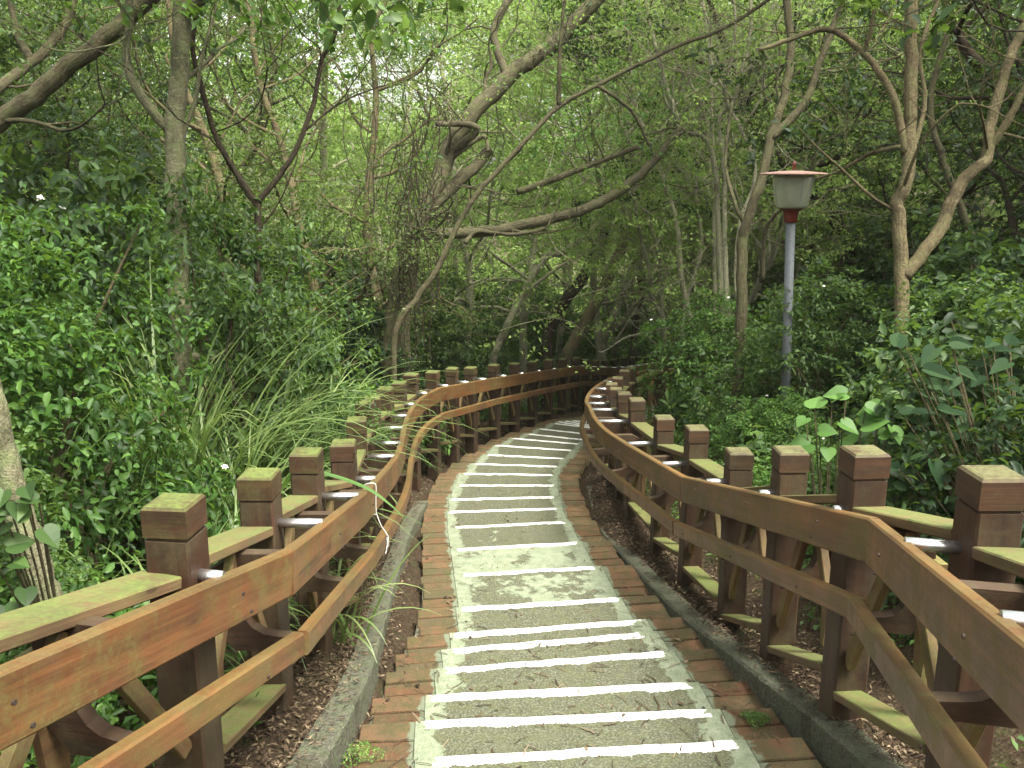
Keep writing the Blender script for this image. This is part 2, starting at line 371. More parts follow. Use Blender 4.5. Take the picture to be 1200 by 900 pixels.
def ground():
    xs = np.concatenate([np.linspace(-120, -12, 28)[:-1], np.linspace(-12, -3, 46)[:-1], np.linspace(-3, 5, 161)[:-1], np.linspace(5, 14, 46)[:-1], np.linspace(14, 120, 28)])
    ys = np.concatenate([np.linspace(-40, -2, 20)[:-1], np.linspace(-2, 16, 260)[:-1], np.linspace(16, 34, 110)[:-1], np.linspace(34, 160, 40)])
    X, Y = np.meshgrid(xs, ys); Zg = G(X, Y); nx, ny = len(xs), len(ys)
    me = bpy.data.meshes.new('ground'); v = np.stack([X, Y, Zg], -1).reshape(-1, 3)
    i, j = np.meshgrid(np.arange(nx - 1), np.arange(ny - 1)); a = (j * nx + i).ravel()
    f = np.stack([a, a + 1, a + nx + 1, a + nx], -1)
    fast_mesh(me, v, f, 4); me.polygons.foreach_set('use_smooth', np.ones(len(f), bool))
    tag(link_mesh('ground', me, SOIL), 'brown leaf-littered forest soil on both sides of the stairway', 'ground', kind='structure')
def fast_mesh(me, v, f, k):
    me.vertices.add(len(v)); me.vertices.foreach_set('co', np.asarray(v, np.float32).ravel())
    me.loops.add(f.size); me.loops.foreach_set('vertex_index', f.astype(np.int32).ravel())
    me.polygons.add(len(f)); me.polygons.foreach_set('loop_start', np.arange(0, f.size, k, dtype=np.int32))
    me.update(calc_edges=True)
ground()

def stairs():
    root = empty('path', (cen[5].x, cen[5].y, cen[5].z)); tag(root, 'brick-edged stair path with white painted nosings winding downhill between the fences', 'path', kind='structure')
    tm = MB(); bm_ = MB(); patchv = []
    pat = {N_BEFORE + 7: .42, N_BEFORE + 8: .5, N_BEFORE + 9: .28, N_BEFORE + 12: .15, N_BEFORE + 13: .10}
    for k in range(1, len(L)):
        Lf, Rf = L[k]; Ln, Rn = L[k - 1]; Ln = Ln.copy(); Rn = Rn.copy(); Ln.z = Lf.z; Rn.z = Rf.z
        # square-cut treads: near corners run square from the far ones, which gives the sawtooth edge
        ax = (Rf - Lf).normalized(); dp = Vector((ax.y, -ax.x, 0)); dp = dp if dp.y < 0 else -dp
        run = ((Ln + Rn) / 2 - (Lf + Rf) / 2).length
        Ln2 = Ln.lerp(Lf + dp * run, .85); Rn2 = Rn.lerp(Rf + dp * run, .85)
        for q in (Ln2, Rn2): q.z = Lf.z
        Ln2 += dp * .03; Rn2 += dp * .03
        W = (Rf - Lf).length; bw = .255 if W > 1.4 else W * .15
        def pt(a, t, dz=0):    # a metres from left / W, t 0 far .. 1 near
            f_ = Lf.lerp(Rf, a); n_ = Ln2.lerp(Rn2, a); q = f_.lerp(n_, t); q.z += dz; return q
        a0, a1 = bw / W, 1 - bw / W
        pv = pat.get(k, random.choice([0, 0, 0, .03, .06]))
        M = 14; vs = []; uvs = {}
        top = []
        for j, t in enumerate((0, .33, .66, 1.0)):
            for i in range(M + 1):
                a = a0 + (a1 - a0) * i / M
                q = pt(a, t, random.uniform(-.002, .002))
                if j == 0: q += dp * -random.uniform(-.004, .006)
                top.append(q)
        n = M + 1; vs = list(top); fs = []; uv = []
        for j in range(3):
            for i in range(M):
                q = [(j) * n + i, (j + 1) * n + i, (j + 1) * n + i + 1, j * n + i + 1]; fs.append(q)
                T = (0, .33, .66, 1.0)
                uv.append([((p % n) / M, T[p // n] * run) for p in q])
        b = len(vs)
        for i in range(n): vs.append(top[i] + Vector((0, 0, -.34)))
        for i in range(M):
            fs.append([i, i + 1, b + i + 1, b + i]); uv.append([(i / M, .0), ((i + 1) / M, .0), ((i + 1) / M, .3), (i / M, .3)])
        tm.add(vs, fs, uv); patchv += [pv] * len(vs)
        rows = max(2, min(8, round(run / .118)))
        for sgn in (0, 1):
            for r in range(rows):
                t0, t1 = r / rows, (r + 1) / rows
                e = random.uniform(-.008, .014); gz = random.uniform(-.006, .003); gap = random.uniform(.003, .007) / max(run, .1)
                if sgn == 0: aa, ab = e / W, a0 - .001
                else: aa, ab = a1 + .001, 1 - e / W
                cor = [pt(aa, t0 + gap, gz), pt(ab, t0 + gap, gz + random.uniform(-.003, .003)), pt(ab, t1 - gap, gz), pt(aa, t1 - gap, gz + random.uniform(-.003, .003))]
                cc = sum(cor, Vector()) / 4; ins = [c.lerp(cc, .035) + Vector((0, 0, .0)) for c in cor]
                lo = [c + Vector((0, 0, -.006)) for c in cor]; bo = [c + Vector((0, 0, -.3)) for c in cor]
                vv = ins + lo + bo; ff = [[3, 2, 1, 0]]; ux = ([bw, 0, 0, bw] if sgn == 0 else [0, bw, bw, 0]) * 3
                for q in range(4):
                    q2 = (q + 1) % 4; ff.append([q, q2, 4 + q2, 4 + q]); ff.append([4 + q, 4 + q2, 8 + q2, 8 + q])
                bm_.add(vv, ff, [[(ux[p_], 0) for p_ in f_] for f_ in ff])
    o = tm.build('treads', TREAD, root); a = o.data.attributes.new('patch', 'FLOAT', 'POINT'); a.data.foreach_set('value', patchv)
    bm_.build('brick_edging', BRICK, root)
    # mortar under the bricks
    mm = MB()
    for side in (0, 1):
        for k in range(1, len(L)):
            A, B = L[k - 1][side].copy(), L[k][side].copy(); C0, D0 = L[k - 1][1 - side], L[k][1 - side]
            A.z = B.z; a2 = A.lerp(Vector((C0.x, C0.y, A.z)), .17); b2 = B.lerp(Vector((D0.x, D0.y, B.z)), .17)
            A = A.lerp(a2, .06); B = B.lerp(b2, .06)
            dz = Vector((0, 0, -.014)); bot = Vector((0, 0, -.3))
            q = [A + dz, a2 + dz, b2 + dz, B + dz]; mm.add(q + [x + bot for x in q], [[0, 1, 2, 3], [0, 3, 7, 4], [1, 5, 6, 2], [2, 6, 7, 3], [0, 4, 5, 1]])
    mm.build('mortar_bed', CURB, root)
stairs()

KPTS = []
def kerb(pts, label, wd, side):
    P = crom(pts, 18); KPTS.extend([(p, wd, side) for p in P]); m = MB(); rings = []
    n = len(P)
    for i, p in enumerate(P):
        t = (P[min(i + 1, n - 1)] - P[max(i - 1, 0)]); t.z = 0; t.normalize(); s = Vector((t.y, -t.x, 0)) * side
        j = random.uniform(-.004, .004); k = random.uniform(-.004, .004)
        rings.append([p + s * (j) - Vector((0, 0, .30)), p + s * j - Vector((0, 0, .015 + k)), p + s * (.012 + j) + Vector((0, 0, k * .3)), p + s * (wd + k) + Vector((0, 0, -.004)), p + s * (wd + .01) - Vector((0, 0, .3))])
    vs = [q for r in rings for q in r]; fs = []
    for i in range(n - 1):
        for k in range(4): fs.append([i * 5 + k, i * 5 + k + 1, (i + 1) * 5 + k + 1, (i + 1) * 5 + k])
    fs.append([0, 1, 2, 3, 4]); fs.append([(n - 1) * 5 + k for k in (4, 3, 2, 1, 0)])
    m.add(vs, fs); o = m.build('kerb', CURB); tag(o, label, 'kerb', kind='structure')
kerb([cf(-.80, 1.33, 1.2), cf(-.74, 1.37, 2.2), cf(-.70, 1.40, 3.33), cf(-.69, 1.40, 4.3), cf(-.75, 1.42, 5.2), cf(-.82, 1.41, 6.2), cf(-.87, 1.36, 7.2), cf(-.93, 1.33, 8.4), cf(-.90, 1.25, 9.6)],
     'mossy grey concrete kerb beneath the left wooden fence', .125, -1)
kerb([cf(1.40, 1.36, 1.3), cf(1.36, 1.38, 2.4), cf(1.29, 1.40, 3.54), cf(1.23, 1.41, 4.08), cf(1.18, 1.42, 4.5), cf(1.12, 1.43, 5.05), cf(1.05, 1.44, 5.68), cf(.96, 1.46, 7.3), cf(.86, 1.42, 9.0), cf(.88, 1.2, 10.6)],
     'mossy grey concrete kerb beneath the right wooden fence', .13, 1)

# ------------------------------------------------------------------ fences
def nearest(poly, p):
    best = None
    for i in range(len(poly) - 1):
        a, b = poly[i], poly[i + 1]; ab = Vector((b.x - a.x, b.y - a.y)); ap = Vector((p.x - a.x, p.y - a.y))
        t = max(0, min(1, ap.dot(ab) / max(1e-9, ab.length_squared))); q = a.lerp(b, t); d = math.hypot(q.x - p.x, q.y - p.y)
        if best is None or d < best[0]: best = (d, q, (b - a).normalized())
    return best
def fence(posts, rail, chunks, side, PH, label, capm):
    """posts: cap-top points; rail: top edge of the upper rail (path-side face); side +1: path lies to the right (+x)"""
    root = empty('wooden_fence', posts[1] - Vector((0, 0, PH))); tag(root, label, 'fence', 'wooden fences flanking the stair path')
    n = len(posts)
    def tang(i):
        t = posts[min(i + 1, n - 1)] - posts[max(i - 1, 0)]; t.z = 0; return t.normalized()
    for i, p in enumerate(posts):
        t = tang(i); x0, y0 = p.x, p.y; j = random.uniform(-.004, .004)
        b = p - Vector((0, 0, PH + .22)); b += Vector((random.uniform(-.016, .016), random.uniform(-.016, .016), 0)); _rt = Matrix.Rotation(random.uniform(-.05, .05), 3, 'Z'); t = _rt @ t; PH_j = 0
        m = MB().sweep([b, p - Vector((0, 0, .112))], .142, .142, .008, up=t); po = m.build('post', W_POST, root)
        c = MB().sweep([p - Vector((0, 0, .112)), p - Vector((0, 0, .100))], .126, .126, .003, up=t); c.build('groove_neck', W_POST, po)
        cm = MB(); s = Vector((t.y, -t.x, 0)); hw = .0722 + j * .4
        rng = []
        for (hh, r) in ((-.100, hw), (-.012, hw), (-.003, hw - .007), (0, hw - .016)):
            rng += [p + t * (a * r) + s * (b_ * r) + Vector((0, 0, hh)) for a, b_ in ((-1, -1), (1, -1), (1, 1), (-1, 1))]
        u0 = random.uniform(0, 30); fs = [[3, 2, 1, 0]]; uv = [[(u0, 0)] * 4]
        for r_ in range(3):
            for k in range(4):
                k2 = (k + 1) % 4; fs.append([r_ * 4 + k, r_ * 4 + k2, r_ * 4 + 4 + k2, r_ * 4 + 4 + k]); uv.append([(u0 + k, 0), (u0 + k + .15, 0), (u0 + k + .15, .1), (u0 + k, .1)])
        fs.append([12, 13, 14, 15]); uv.append([(u0, 0), (u0 + .15, 0), (u0 + .15, .15), (u0, .15)])
        cm.add(rng, fs, uv); cm.build('post_cap', capm, po)
        d, q, rt = nearest(rail, p)
        if d > .12:
            dirv = Vector((q.x - p.x, q.y - p.y, 0)).normalized(); zt = q.z - .008
            tb = MB().tube([Vector((p.x, p.y, zt)) + dirv * .06, Vector((q.x, q.y, zt)) - dirv * .03], .021, 16); tb.build('steel_tube', STEEL, root, smooth=True)
        if 1 <= i < 11:
            s2 = Vector((q.x - p.x, q.y - p.y, 0)).normalized()
            for (da, dz, oo) in ((-.02, -.05, .0), (.022, -.12, .0), (.0, -.335, .055)):
                c0 = Vector((q.x, q.y, q.z + dz)) + rt * da + s2 * (.047 + oo); MB().tube([c0 - s2 * .003, c0 + s2 * .0025], .0062, 10).build('screw', SCREW, root)
        if i < n - 1:
            r = posts[i + 1]; t = (r - p); hd = Vector((t.x, t.y, 0)).normalized(); s = Vector((hd.y, -hd.x, 0))
            if side < 0: s = -s            # s now points towards the path
            a, b2 = p + hd * .074, r - hd * .074
            sl = (r.z - p.z)
            MB().sweep([a - Vector((0, 0, .235)) + s * -.01, b2 - Vector((0, 0, .235 - .0)) + s * -.01], .15, .04, .005).build('top_plank', W_PLANK, root)
            MB().sweep([a - Vector((0, 0, PH - .20)) + s * .015, b2 - Vector((0, 0, PH - .16)) + s * .015], .12, .035, .004).build('foot_plank', W_PLANK, root)
            mid = (p + r) / 2; d, q, rt = nearest(rail, mid)
            if d > .14:
                A = Vector((mid.x - q.x, mid.y - q.y, 0)).normalized(); ext = min(.30, d + .03)
                o = Vector((q.x, q.y, q.z)) + A * .048
                top = [(0, -.03), (ext * .62, -.03), (ext, -.10), (ext, -.33), (ext * .7, -.42), (-.055, -.42), (-.055, -.37)]
                arc = []
                for k in range(9):
                    an = -math.pi / 2 + math.pi * k / 8; arc.append((ext * .18 + ext * .42 * math.cos(an), -.245 + .115 * math.sin(an)))
                poly = top + [(-.0, -.365)] + arc + [(0, -.13)]
                MB().prism(poly, o, A, Vector((0, 0, 1)), .05).build('rail_bracket', W_POST, root)
                e = o + A * (ext - .03)
                z0 = e.z
                MB().prism([(-.07, -.12), (.07, -.12), (.02, -.72), (-.02, -.72)], e + A * .03, hd, Vector((0, 0, 1)), .03).build('gusset', W_BRACE, root)
            for (e0, e1) in ((a, (p + r) / 2 - hd * .02), (b2, (p + r) / 2 + hd * .02)):
                e0 = e0 - Vector((0, 0, PH - .30)); e1 = e1 - Vector((0, 0, .27))
                MB().sweep([e0 + s * .02, e1 + s * .02], .035, .055, .003).build('brace', W_BRACE, root)
    R = rail
    for (i0, i1) in chunks:
        seg = R[i0:i1 + 1]
        dd = [(seg[1] - seg[0]).normalized(), (seg[-1] - seg[-2]).normalized()]
        up_ = [Vector(q) for q in seg]; up_[0] = up_[0] + dd[0] * .0015; up_[-1] = up_[-1] - dd[1] * .0015
        MB().sweep(up_, .048, .168, .007, off=(.024 * (-1 if side > 0 else 1), -.084)).build('upper_rail', W_RAIL, root)
        MB().sweep(up_, .048, .088, .007, off=((.024 - .055) * (-1 if side > 0 else 1), -.335)).build('lower_rail', W_RAIL, root)
    return root
A = [(-1.62, .42, .75), (-1.33, .40, 1.85), (-1.04, .354, 2.75), (-1.06, .368, 3.75), (-1.045, .337, 4.55), (-.99, .337, 5.25), (-1.13, .248, 6.5), (-1.20, .139, 7.3), (-1.25, .114, 8.0),
     (-1.225, .033, 8.65), (-1.175, -.02, 9.3), (-1.12, -.113, 9.95), (-.95, -.153, 10.7), (-.77, -.21, 11.5), (-.57, -.234, 12.3), (-.27, -.29, 13.2),
     (.04, -.33, 14.0), (.34, -.38, 14.9), (.645, -.436, 15.8), (.95, -.477, 16.7), (1.26, -.52, 17.6)]
A += [((u - 600) / F * Z, (v - 450) / F * Z, Z) for u, v, Z in ((687, 421, 18.5), (698, 422, 19.4), (709, 422, 20.3), (720, 421, 21.1), (731, 419, 22.0), (741, 418, 22.8), (749, 418, 23.6), (757, 417, 24.5), (766, 416, 25.4), (776, 415, 26.3), (788, 414, 27.2))]
railA0 = [cf(-1.32, .60, .5), cf(-1.045, .59, 1.83), cf(-.78, .592, 3.2), cf(-.76, .57, 4.6)]
railA1 = crom([cf(-.76, .57, 4.6), cf(-.80, .54, 6.0), cf(-.875, .50, 7.2), cf(-.955, .38, 8.15), cf(-1.0, .25, 9.1), cf(-.95, .135, 9.75), cf(-.815, .04, 10.35)], 5)
railA2 = [cf(-.24, -.085, 12.6), cf(.35, -.19, 14.4), cf(.84, -.273, 15.9), cf(1.34, -.344, 17.2), cf(1.9, -.35, 18.8), cf(2.5, -.37, 20.5), cf(3.2, -.45, 22.4), cf(3.97, -.58, 24.5), cf(4.9, -.7, 27)]
rA = [railA0[0], railA0[2], railA0[3]] + railA1[1:] + railA2
i1 = 2 + len(railA1) - 1
chA = [(0, 1), (1, 2), (2, i1), (i1, i1 + 2), (i1 + 2, i1 + 4), (i1 + 4, i1 + 6), (i1 + 6, len(rA) - 1)]
fence([cf(*p) for p in A], rA, chA, +1, 1.12, 'left wooden fence of square posts and double rails curving along the stairs', W_CAP)
B = [(1.10, .27, .75), (1.36, .268, 1.8), (1.452, .262, 2.7), (1.40, .258, 3.55), (1.37, .318, 4.4), (1.345, .389, 5.3), (1.30, .30, 6.3), (1.24, .264, 7.3), (1.20, .14, 8.6), (1.19, .09, 9.5), (1.195, .045, 10.3),
     (1.235, -.01, 11.1), (1.41, -.09, 11.95), (1.62, -.2, 12.9), (1.84, -.26, 13.9)]
Bw = [cf(*p) for p in B]
for X, Z in ((2.45, 14.8), (3.05, 15.7), (3.65, 16.7), (4.2, 17.8), (4.75, 18.9)):
    q = cf(X, .6, Z); q.z = float(np.interp(q.y, CY, CZZ)) + 1.2; Bw.append(q)
rB0 = [cf(.75, .505, .6), cf(1.29, .486, 3.25), cf(1.09, .597, 5.8)]
rB1 = crom([cf(1.09, .597, 5.8), cf(.97, .52, 6.9), cf(.835, .42, 8.0), cf(.80, .33, 8.9), cf(.83, .25, 9.8), cf(.875, .19, 10.8), cf(1.06, .06, 12.0), cf(1.46, -.10, 13.6)], 5)
rB2 = [Bw[15] + Vector((-.25, .15, -.26)), Bw[16] + Vector((-.25, .15, -.26)), Bw[17] + Vector((-.25, .15, -.26)), Bw[18] + Vector((-.25, .15, -.26)), Bw[19] + Vector((-.25, .15, -.26))]
rB = rB0 + rB1[1:] + rB2; j1 = 2 + len(rB1) - 1
chB = [(0, 1), (1, 2), (2, 2 + 13), (15, j1), (j1, j1 + 2), (j1 + 2, len(rB) - 1)]
fence(Bw, rB, chB, -1, 1.20, 'right wooden fence of square posts and double rails bending inward', W_CAP_TAN)

# ------------------------------------------------------------------ lamp post
def lamp():
    top = at(930, 204, 8.5); bx, by = top.x, top.y + .0; base = g3(bx, by)
    root = empty('street_lamp', base); tag(root, 'park lamp with flat pink disc cap and frosted shade above the right fence', 'street lamp')
    O = Vector((bx, by, top.z))
    MB().tube([Vector((bx + .11, by, base.z - .2)), Vector((bx, by, top.z - .36))], .044, 20).build('pole', simple('pole_paint', (.085, .095, .098), .65, .0, .4, .18, 40), root, smooth=True)
    o = MB().lathe([(0.0001, .034), (.12, .028), (.30, .010), (.312, 0), (.305, -.008), (.15, -.004), (.0001, -.004)], O, 40).build('cap_disc', simple('cap_paint', (.30, .185, .145), .65, 0, .3, .25, 14), root, smooth=True)
    red = simple('red_paint', (.10, .014, .010), .4, 0, .5, .2)
    f = MB().lathe([(.016, .04), (.016, .08), (.022, .09), (.014, .11), (.0001, .12)], O, 14).build('finial', red, o, smooth=True)
    m = NT('frosted_shade'); n = m.noise(m.coord('Object'), 14, 4)
    fm = m.done(m.mix(n, (.26, .28, .19), (.38, .40, .29)), .38, .5); m.b.inputs['Transmission Weight'].default_value = .35
    MB().lathe([(.185, -.012), (.190, -.03), (.182, -.10), (.168, -.20), (.150, -.29), (.135, -.315), (.10, -.318)], O, 40).build('lamp_shade', fm, root, smooth=True)
    mr = MB()
    for k in range(8):
        a = k / 8 * 6.283 + .2; c, s_ = math.cos(a), math.sin(a)
        mr.tube([O + Vector((.187 * c, .187 * s_, -.03)), O + Vector((.170 * c, .170 * s_, -.20)), O + Vector((.137 * c, .137 * s_, -.31))], .004, 6)
    mr.build('shade_ribs', simple('rib', (.22, .24, .18), .5), root)
    MB().lathe([(.10, -.314), (.115, -.318), (.112, -.327), (.082, -.338), (.066, -.375), (.063, -.445), (.058, -.45), (.05, -.451)], O, 32).build('collar', red, root, smooth=True)
lamp()

# ------------------------------------------------------------------ foliage kit
def leaf_arrays(C, Lh, Wd, rng, up=.5, N0=None, droop=.25, detail=False, fold=.18):
    n = len(C); Lh = Lh * rng.uniform(.6, 1.25, n); Wd = Wd * rng.uniform(.7, 1.2, n)
    nrm = rng.normal(size=(n, 3)); nrm[:, 2] = np.abs(nrm[:, 2]) * .6 + up * 1.6
    if N0 is not None: nrm += N0 * 1.1
    nrm /= np.linalg.norm(nrm, axis=1)[:, None]
    a = rng.normal(size=(n, 3)); a[:, 2] -= droop * 2
    a -= nrm * (a * nrm).sum(1)[:, None]; a /= np.linalg.norm(a, axis=1)[:, None] + 1e-9
    b = np.cross(nrm, a); L_ = Lh[:, None]; W_ = Wd[:, None]
    if not detail:
        fo = nrm * W_ * fold
        V = np.stack([C, C + a * L_ * .45 + b * W_ * .5 + fo, C + a * L_ - nrm * L_ * .08, C + a * L_ * .45 - b * W_ * .5 + fo], 1)
        base = (np.arange(n) * 4)[:, None]
        Fc = np.concatenate([base + [0, 1, 2], base + [0, 2, 3]], 1).reshape(-1, 3)
        return V.reshape(-1, 3), Fc
    fo = nrm * W_ * fold
    V = np.stack([C, C + a * L_ * .5, C + a * L_ - nrm * L_ * .14,
                  C + a * L_ * .22 + b * W_ * .40 + fo, C + a * L_ * .62 + b * W_ * .44 + fo * .9,
                  C + a * L_ * .22 - b * W_ * .40 + fo, C + a * L_ * .62 - b * W_ * .44 + fo * .9], 1)
    base = (np.arange(n) * 7)[:, None]
    Fc = np.concatenate([base + [0, 1, 3], base + [3, 1, 4], base + [4, 1, 2], base + [0, 5, 1], base + [5, 6, 1], base + [6, 2, 1]], 1).reshape(-1, 3)
    return V.reshape(-1, 3), Fc
def tri_mesh(name, V, Fc, mat):
    me = bpy.data.meshes.new(name); fast_mesh(me, V, Fc, 3); me.materials.append(mat); return me
def cluster_pts(centers, rad, per, rng, flat=.6):
    C = np.repeat(centers, per, 0); d = rng.normal(size=C.shape); d /= np.linalg.norm(d, axis=1)[:, None]
    r = rng.uniform(0, 1, len(C)) ** .5
    d = d * r[:, None]; out = d.copy(); d[:, 2] *= flat
    rr = np.repeat(np.broadcast_to(rad, (len(centers),)), per)
    return C + d * rr[:, None], out
def branchy(m, p, d, length, r, depth, tips, rng, gnarl=.35, up=.15, nseg=6, split=(2, 3), minr=.004, sides=7):
    pts = [p]; rad = [r]; q = p.copy(); v = d.normalized()
    for i in range(nseg):
        v = (v + Vector(rng.normal(size=3)) * gnarl * .5 + Vector((0, 0, up * .3))).normalized()
        q = q + v * (length / nseg); pts.append(q.copy()); rad.append(max(minr, r * (1 - .55 * (i + 1) / nseg)))
        if depth > 0 and i >= 1 and rng.random() < .38:
            sd_ = (v + Vector(rng.normal(size=3)) * .8).normalized()
            branchy(m, q.copy(), sd_, length * rng.uniform(.35, .65), rad[-1] * .6, depth - 1, tips, rng, gnarl, up, max(3, nseg - 1), split, minr, max(4, sides - 1))
    m.tube(crom(pts, 2), list(np.interp(np.linspace(0, 1, nseg * 2 + 1), np.linspace(0, 1, nseg + 1), rad)), sides, False)
    if depth > 0:
        for k in range(rng.integers(split[0], split[1] + 1)):
            sd_ = (v + Vector(rng.normal(size=3)) * .65).normalized()
            branchy(m, q.copy(), sd_, length * rng.uniform(.5, .8), rad[-1] * .8, depth - 1, tips, rng, gnarl, up, max(3, nseg - 1), split, minr, max(4, sides - 1))
    else:
        tips += [pts[-1], pts[-2], pts[len(pts) // 2]]
def copy_thing(root, loc, rz, sc, label=None, group=None):
    r = root.copy(); COL.objects.link(r); r.location = loc; r.rotation_euler = (0, 0, rz); r.scale = (sc[0], sc[0], sc[1]) if isinstance(sc, tuple) else (sc,) * 3
    if label: r['label'] = label
    if group: r['group'] = group
    for c in root.children:
        k = c.copy(); COL.objects.link(k); k.parent = r
    return r
def local_build(m, name, mat, root, smooth=True):
    o = link_mesh(name, m.mesh(name, smooth), mat, root); return o
# --- tree prototypes (built about their own base)
def tree_proto(name, label, cat, group, seed, H, r0, nclump, per, lsz, mat, bark_, lean=(0, 0), spread=2.2, low=.3, bare=False, gn=.3, depth=3):
    rng = np.random.default_rng(seed); root = empty(name, (0, 0, 0)); tag(root, label, cat, group)
    m = MB(); tips = []
    d = Vector((lean[0], lean[1], 1)).normalized(); p = Vector((0, 0, -.3)); pts = [p]; rad = [r0 * 1.15]
    ns = 9; q = p.copy(); v = d
    for i in range(ns):
        v = (v + Vector(rng.normal(size=3)) * gn * .45 + Vector((0, 0, .08))).normalized(); q = q + v * (H * .72 / ns)
        pts.append(q.copy()); rad.append(r0 * (1 - .65 * (i + 1) / ns))
        if i >= 2:
            for _ in range(rng.integers(1, 3)):
                an = rng.uniform(0, 6.28); sd_ = Vector((math.cos(an), math.sin(an), rng.uniform(.1, .9))).normalized()
                branchy(m, q.copy(), sd_, H * rng.uniform(.14, .26) * spread / 2.2, rad[-1] * .5, depth - 1, tips, rng, .55, .2, 5, (1, 2), .006, 6)
    branchy(m, q.copy(), v, H * .2, rad[-1], 1, tips, rng)
    m.tube(crom(pts, 3), list(np.interp(np.linspace(0, 1, ns * 3 + 1), np.linspace(0, 1, ns + 1), rad)), 10, True, .04)
    local_build(m, 'trunk', bark_, root)
    tp = np.array([list(t) for t in tips]); tp = tp[tp[:, 2] > H * low]
    idx = rng.integers(0, len(tp), nclump); cc = tp[idx] + rng.normal(size=(nclump, 3)) * .38
    C, out = cluster_pts(cc, rng.uniform(.12, .42, nclump), per, rng, .32)
    ls_ = lsz * np.repeat(rng.uniform(.6, 1.3, nclump), per); V, Fc = leaf_arrays(C, ls_, ls_ * .48, rng, .45, out * .4)
    link_mesh('crown', tri_mesh('crown', V, Fc, mat), None, root)
    return root
def bush_proto(name, label, cat, group, seed, R, H, nclump, per, lsz, mat, flowers=0, detail=True, wd=.5):
    rng = np.random.default_rng(seed); root = empty(name, (0, 0, 0)); tag(root, label, cat, group)
    m = MB()
    th = rng.uniform(0, 6.283, nclump); zz = rng.uniform(0, 1, nclump) ** .8; rr = rng.uniform(.25, 1, nclump) ** .45
    lump = 1 + .22 * np.sin(3 * th + seed) + .16 * np.sin(5 * th + 4 * zz + seed * 2) + .12 * np.sin(9 * zz + 2 * th)
    pr = np.sqrt(np.clip(1 - (zz * 1.0) ** 2.4, .04, 1)) * R * rr * lump
    cc = np.stack([pr * np.cos(th), pr * np.sin(th), zz * H * (.75 + .25 * lump) * np.clip(rr + .15, 0, 1.05)], -1)
    for k in range(min(38, nclump)):
        e = Vector(cc[k]); p0 = Vector((rng.normal() * .12, rng.normal() * .12, -.1)); md = p0.lerp(e, .5) + Vector((0, 0, .15 * H))
        m.tube(crom([p0, md, e], 4), list(np.linspace(.014, .004, 9)), 5, False)
    local_build(m, 'stems', BARK_BROWN, root)
    C, out = cluster_pts(cc, rng.uniform(.06, .19, nclump) * (lsz / .06) ** .5, per, rng, .6)
    o2 = C.copy(); o2[:, 2] *= .6; o2 /= np.linalg.norm(o2, axis=1)[:, None] + 1e-6
    ls_ = lsz * np.repeat(rng.uniform(.6, 1.35, nclump), per); V, Fc = leaf_arrays(C, ls_, ls_ * wd, rng, .35, o2 * .7, .2, detail)
    link_mesh('foliage', tri_mesh('foliage', V, Fc, mat), None, root)
    if flowers:
        cand = cc[np.argsort(-rr)[:nclump // 3]]
        for k in range(flowers):
            c = Vector(cand[rng.integers(0, len(cand))]) * 1.04 + Vector((0, 0, .03)); ax = Vector(rng.normal(size=3)) * .5 + Vector((0, 0, 1)) + c.normalized() * .8; ax.normalize()
            s1 = ax.orthogonal().normalized(); s2 = ax.cross(s1); vs = [c]; fs = []
            for j in range(6):
                an = j / 6 * 6.283; dd = s1 * math.cos(an) + s2 * math.sin(an); e2 = s1 * math.cos(an + .5) + s2 * math.sin(an + .5); e1 = s1 * math.cos(an - .5) + s2 * math.sin(an - .5)
                q = len(vs); vs += [c + e1 * .012 + ax * .008, c + dd * .019 + ax * .004, c + e2 * .012 + ax * .008]; fs.append([0, q, q + 1, q + 2])
            fm = MB(); fm.add(vs, fs); local_build(fm, 'flower', PETAL, root, False)
    return root
PETAL = simple('petal', (.82, .80, .76), .6, 0, .3, .08)
# ---- camera-facing helper only to drop things on the ground at a given column and distance
def spot(u, Z):
    x = (u - 600) / F * Z; y = Z * CP - .12 * Z; return g3(x, y)

# --- shrubs near the fences
BB = [bush_proto('flowering_shrub', 'x', 'shrub', None, 21, .85, 1.55, 560, 30, .047, LF_BRIGHT, 8),
      bush_proto('leafy_shrub', 'x', 'shrub', None, 22, .9, 1.5, 520, 28, .052, LF_MID, 2),
      bush_proto('dark_shrub', 'x', 'shrub', None, 23, 1.0, 1.6, 380, 18, .085, LF_DARK, 0),
      bush_proto('low_shrub', 'x', 'shrub', None, 24, .6, .6, 240, 20, .05, LF_BRIGHT, 3)]
used = set()
def put(kind, x, y, rz, sc, label, group=None, dz=0.0):
    proto = BB[kind]; loc = g3(x, y, dz)
    if kind not in used:
        used.add(kind); proto.location = loc; proto.rotation_euler = (0, 0, rz)
        proto.scale = (sc[0], sc[0], sc[1]) if isinstance(sc, tuple) else (sc,) * 3; proto['label'] = label
        if group: proto['group'] = group
        return proto
    return copy_thing(proto, loc, rz, sc, label, group)
gl, gr = 'shrubs crowding the left fence', 'shrubs crowding the right fence'
put(0, -2.75, 4.9, .3, (1.15, 1.5), 'bright green shrub dotted with white flowers beyond the nearest left posts', gl)
put(0, -4.1, 6.2, 2.1, (1.35, 2.0), 'tall bright shrub with white flowers below the leaning grey trunk', gl)
put(1, -2.25, 7.0, 1.1, (1.15, 1.85), 'mid green shrub at the foot of the straight trunk', gl)
put(1, -2.5, 3.6, 4.1, (.8, .8), 'leafy green shrub low behind the small bent trunk', gl)
put(3, -1.9, 3.1, 0, 1.0, 'small low shrub under the left fence planks', gl)
put(2, -4.6, 4.3, 2.0, (1.2, 1.35), 'dark shrub at the far left beside the small bent trunk', gl)
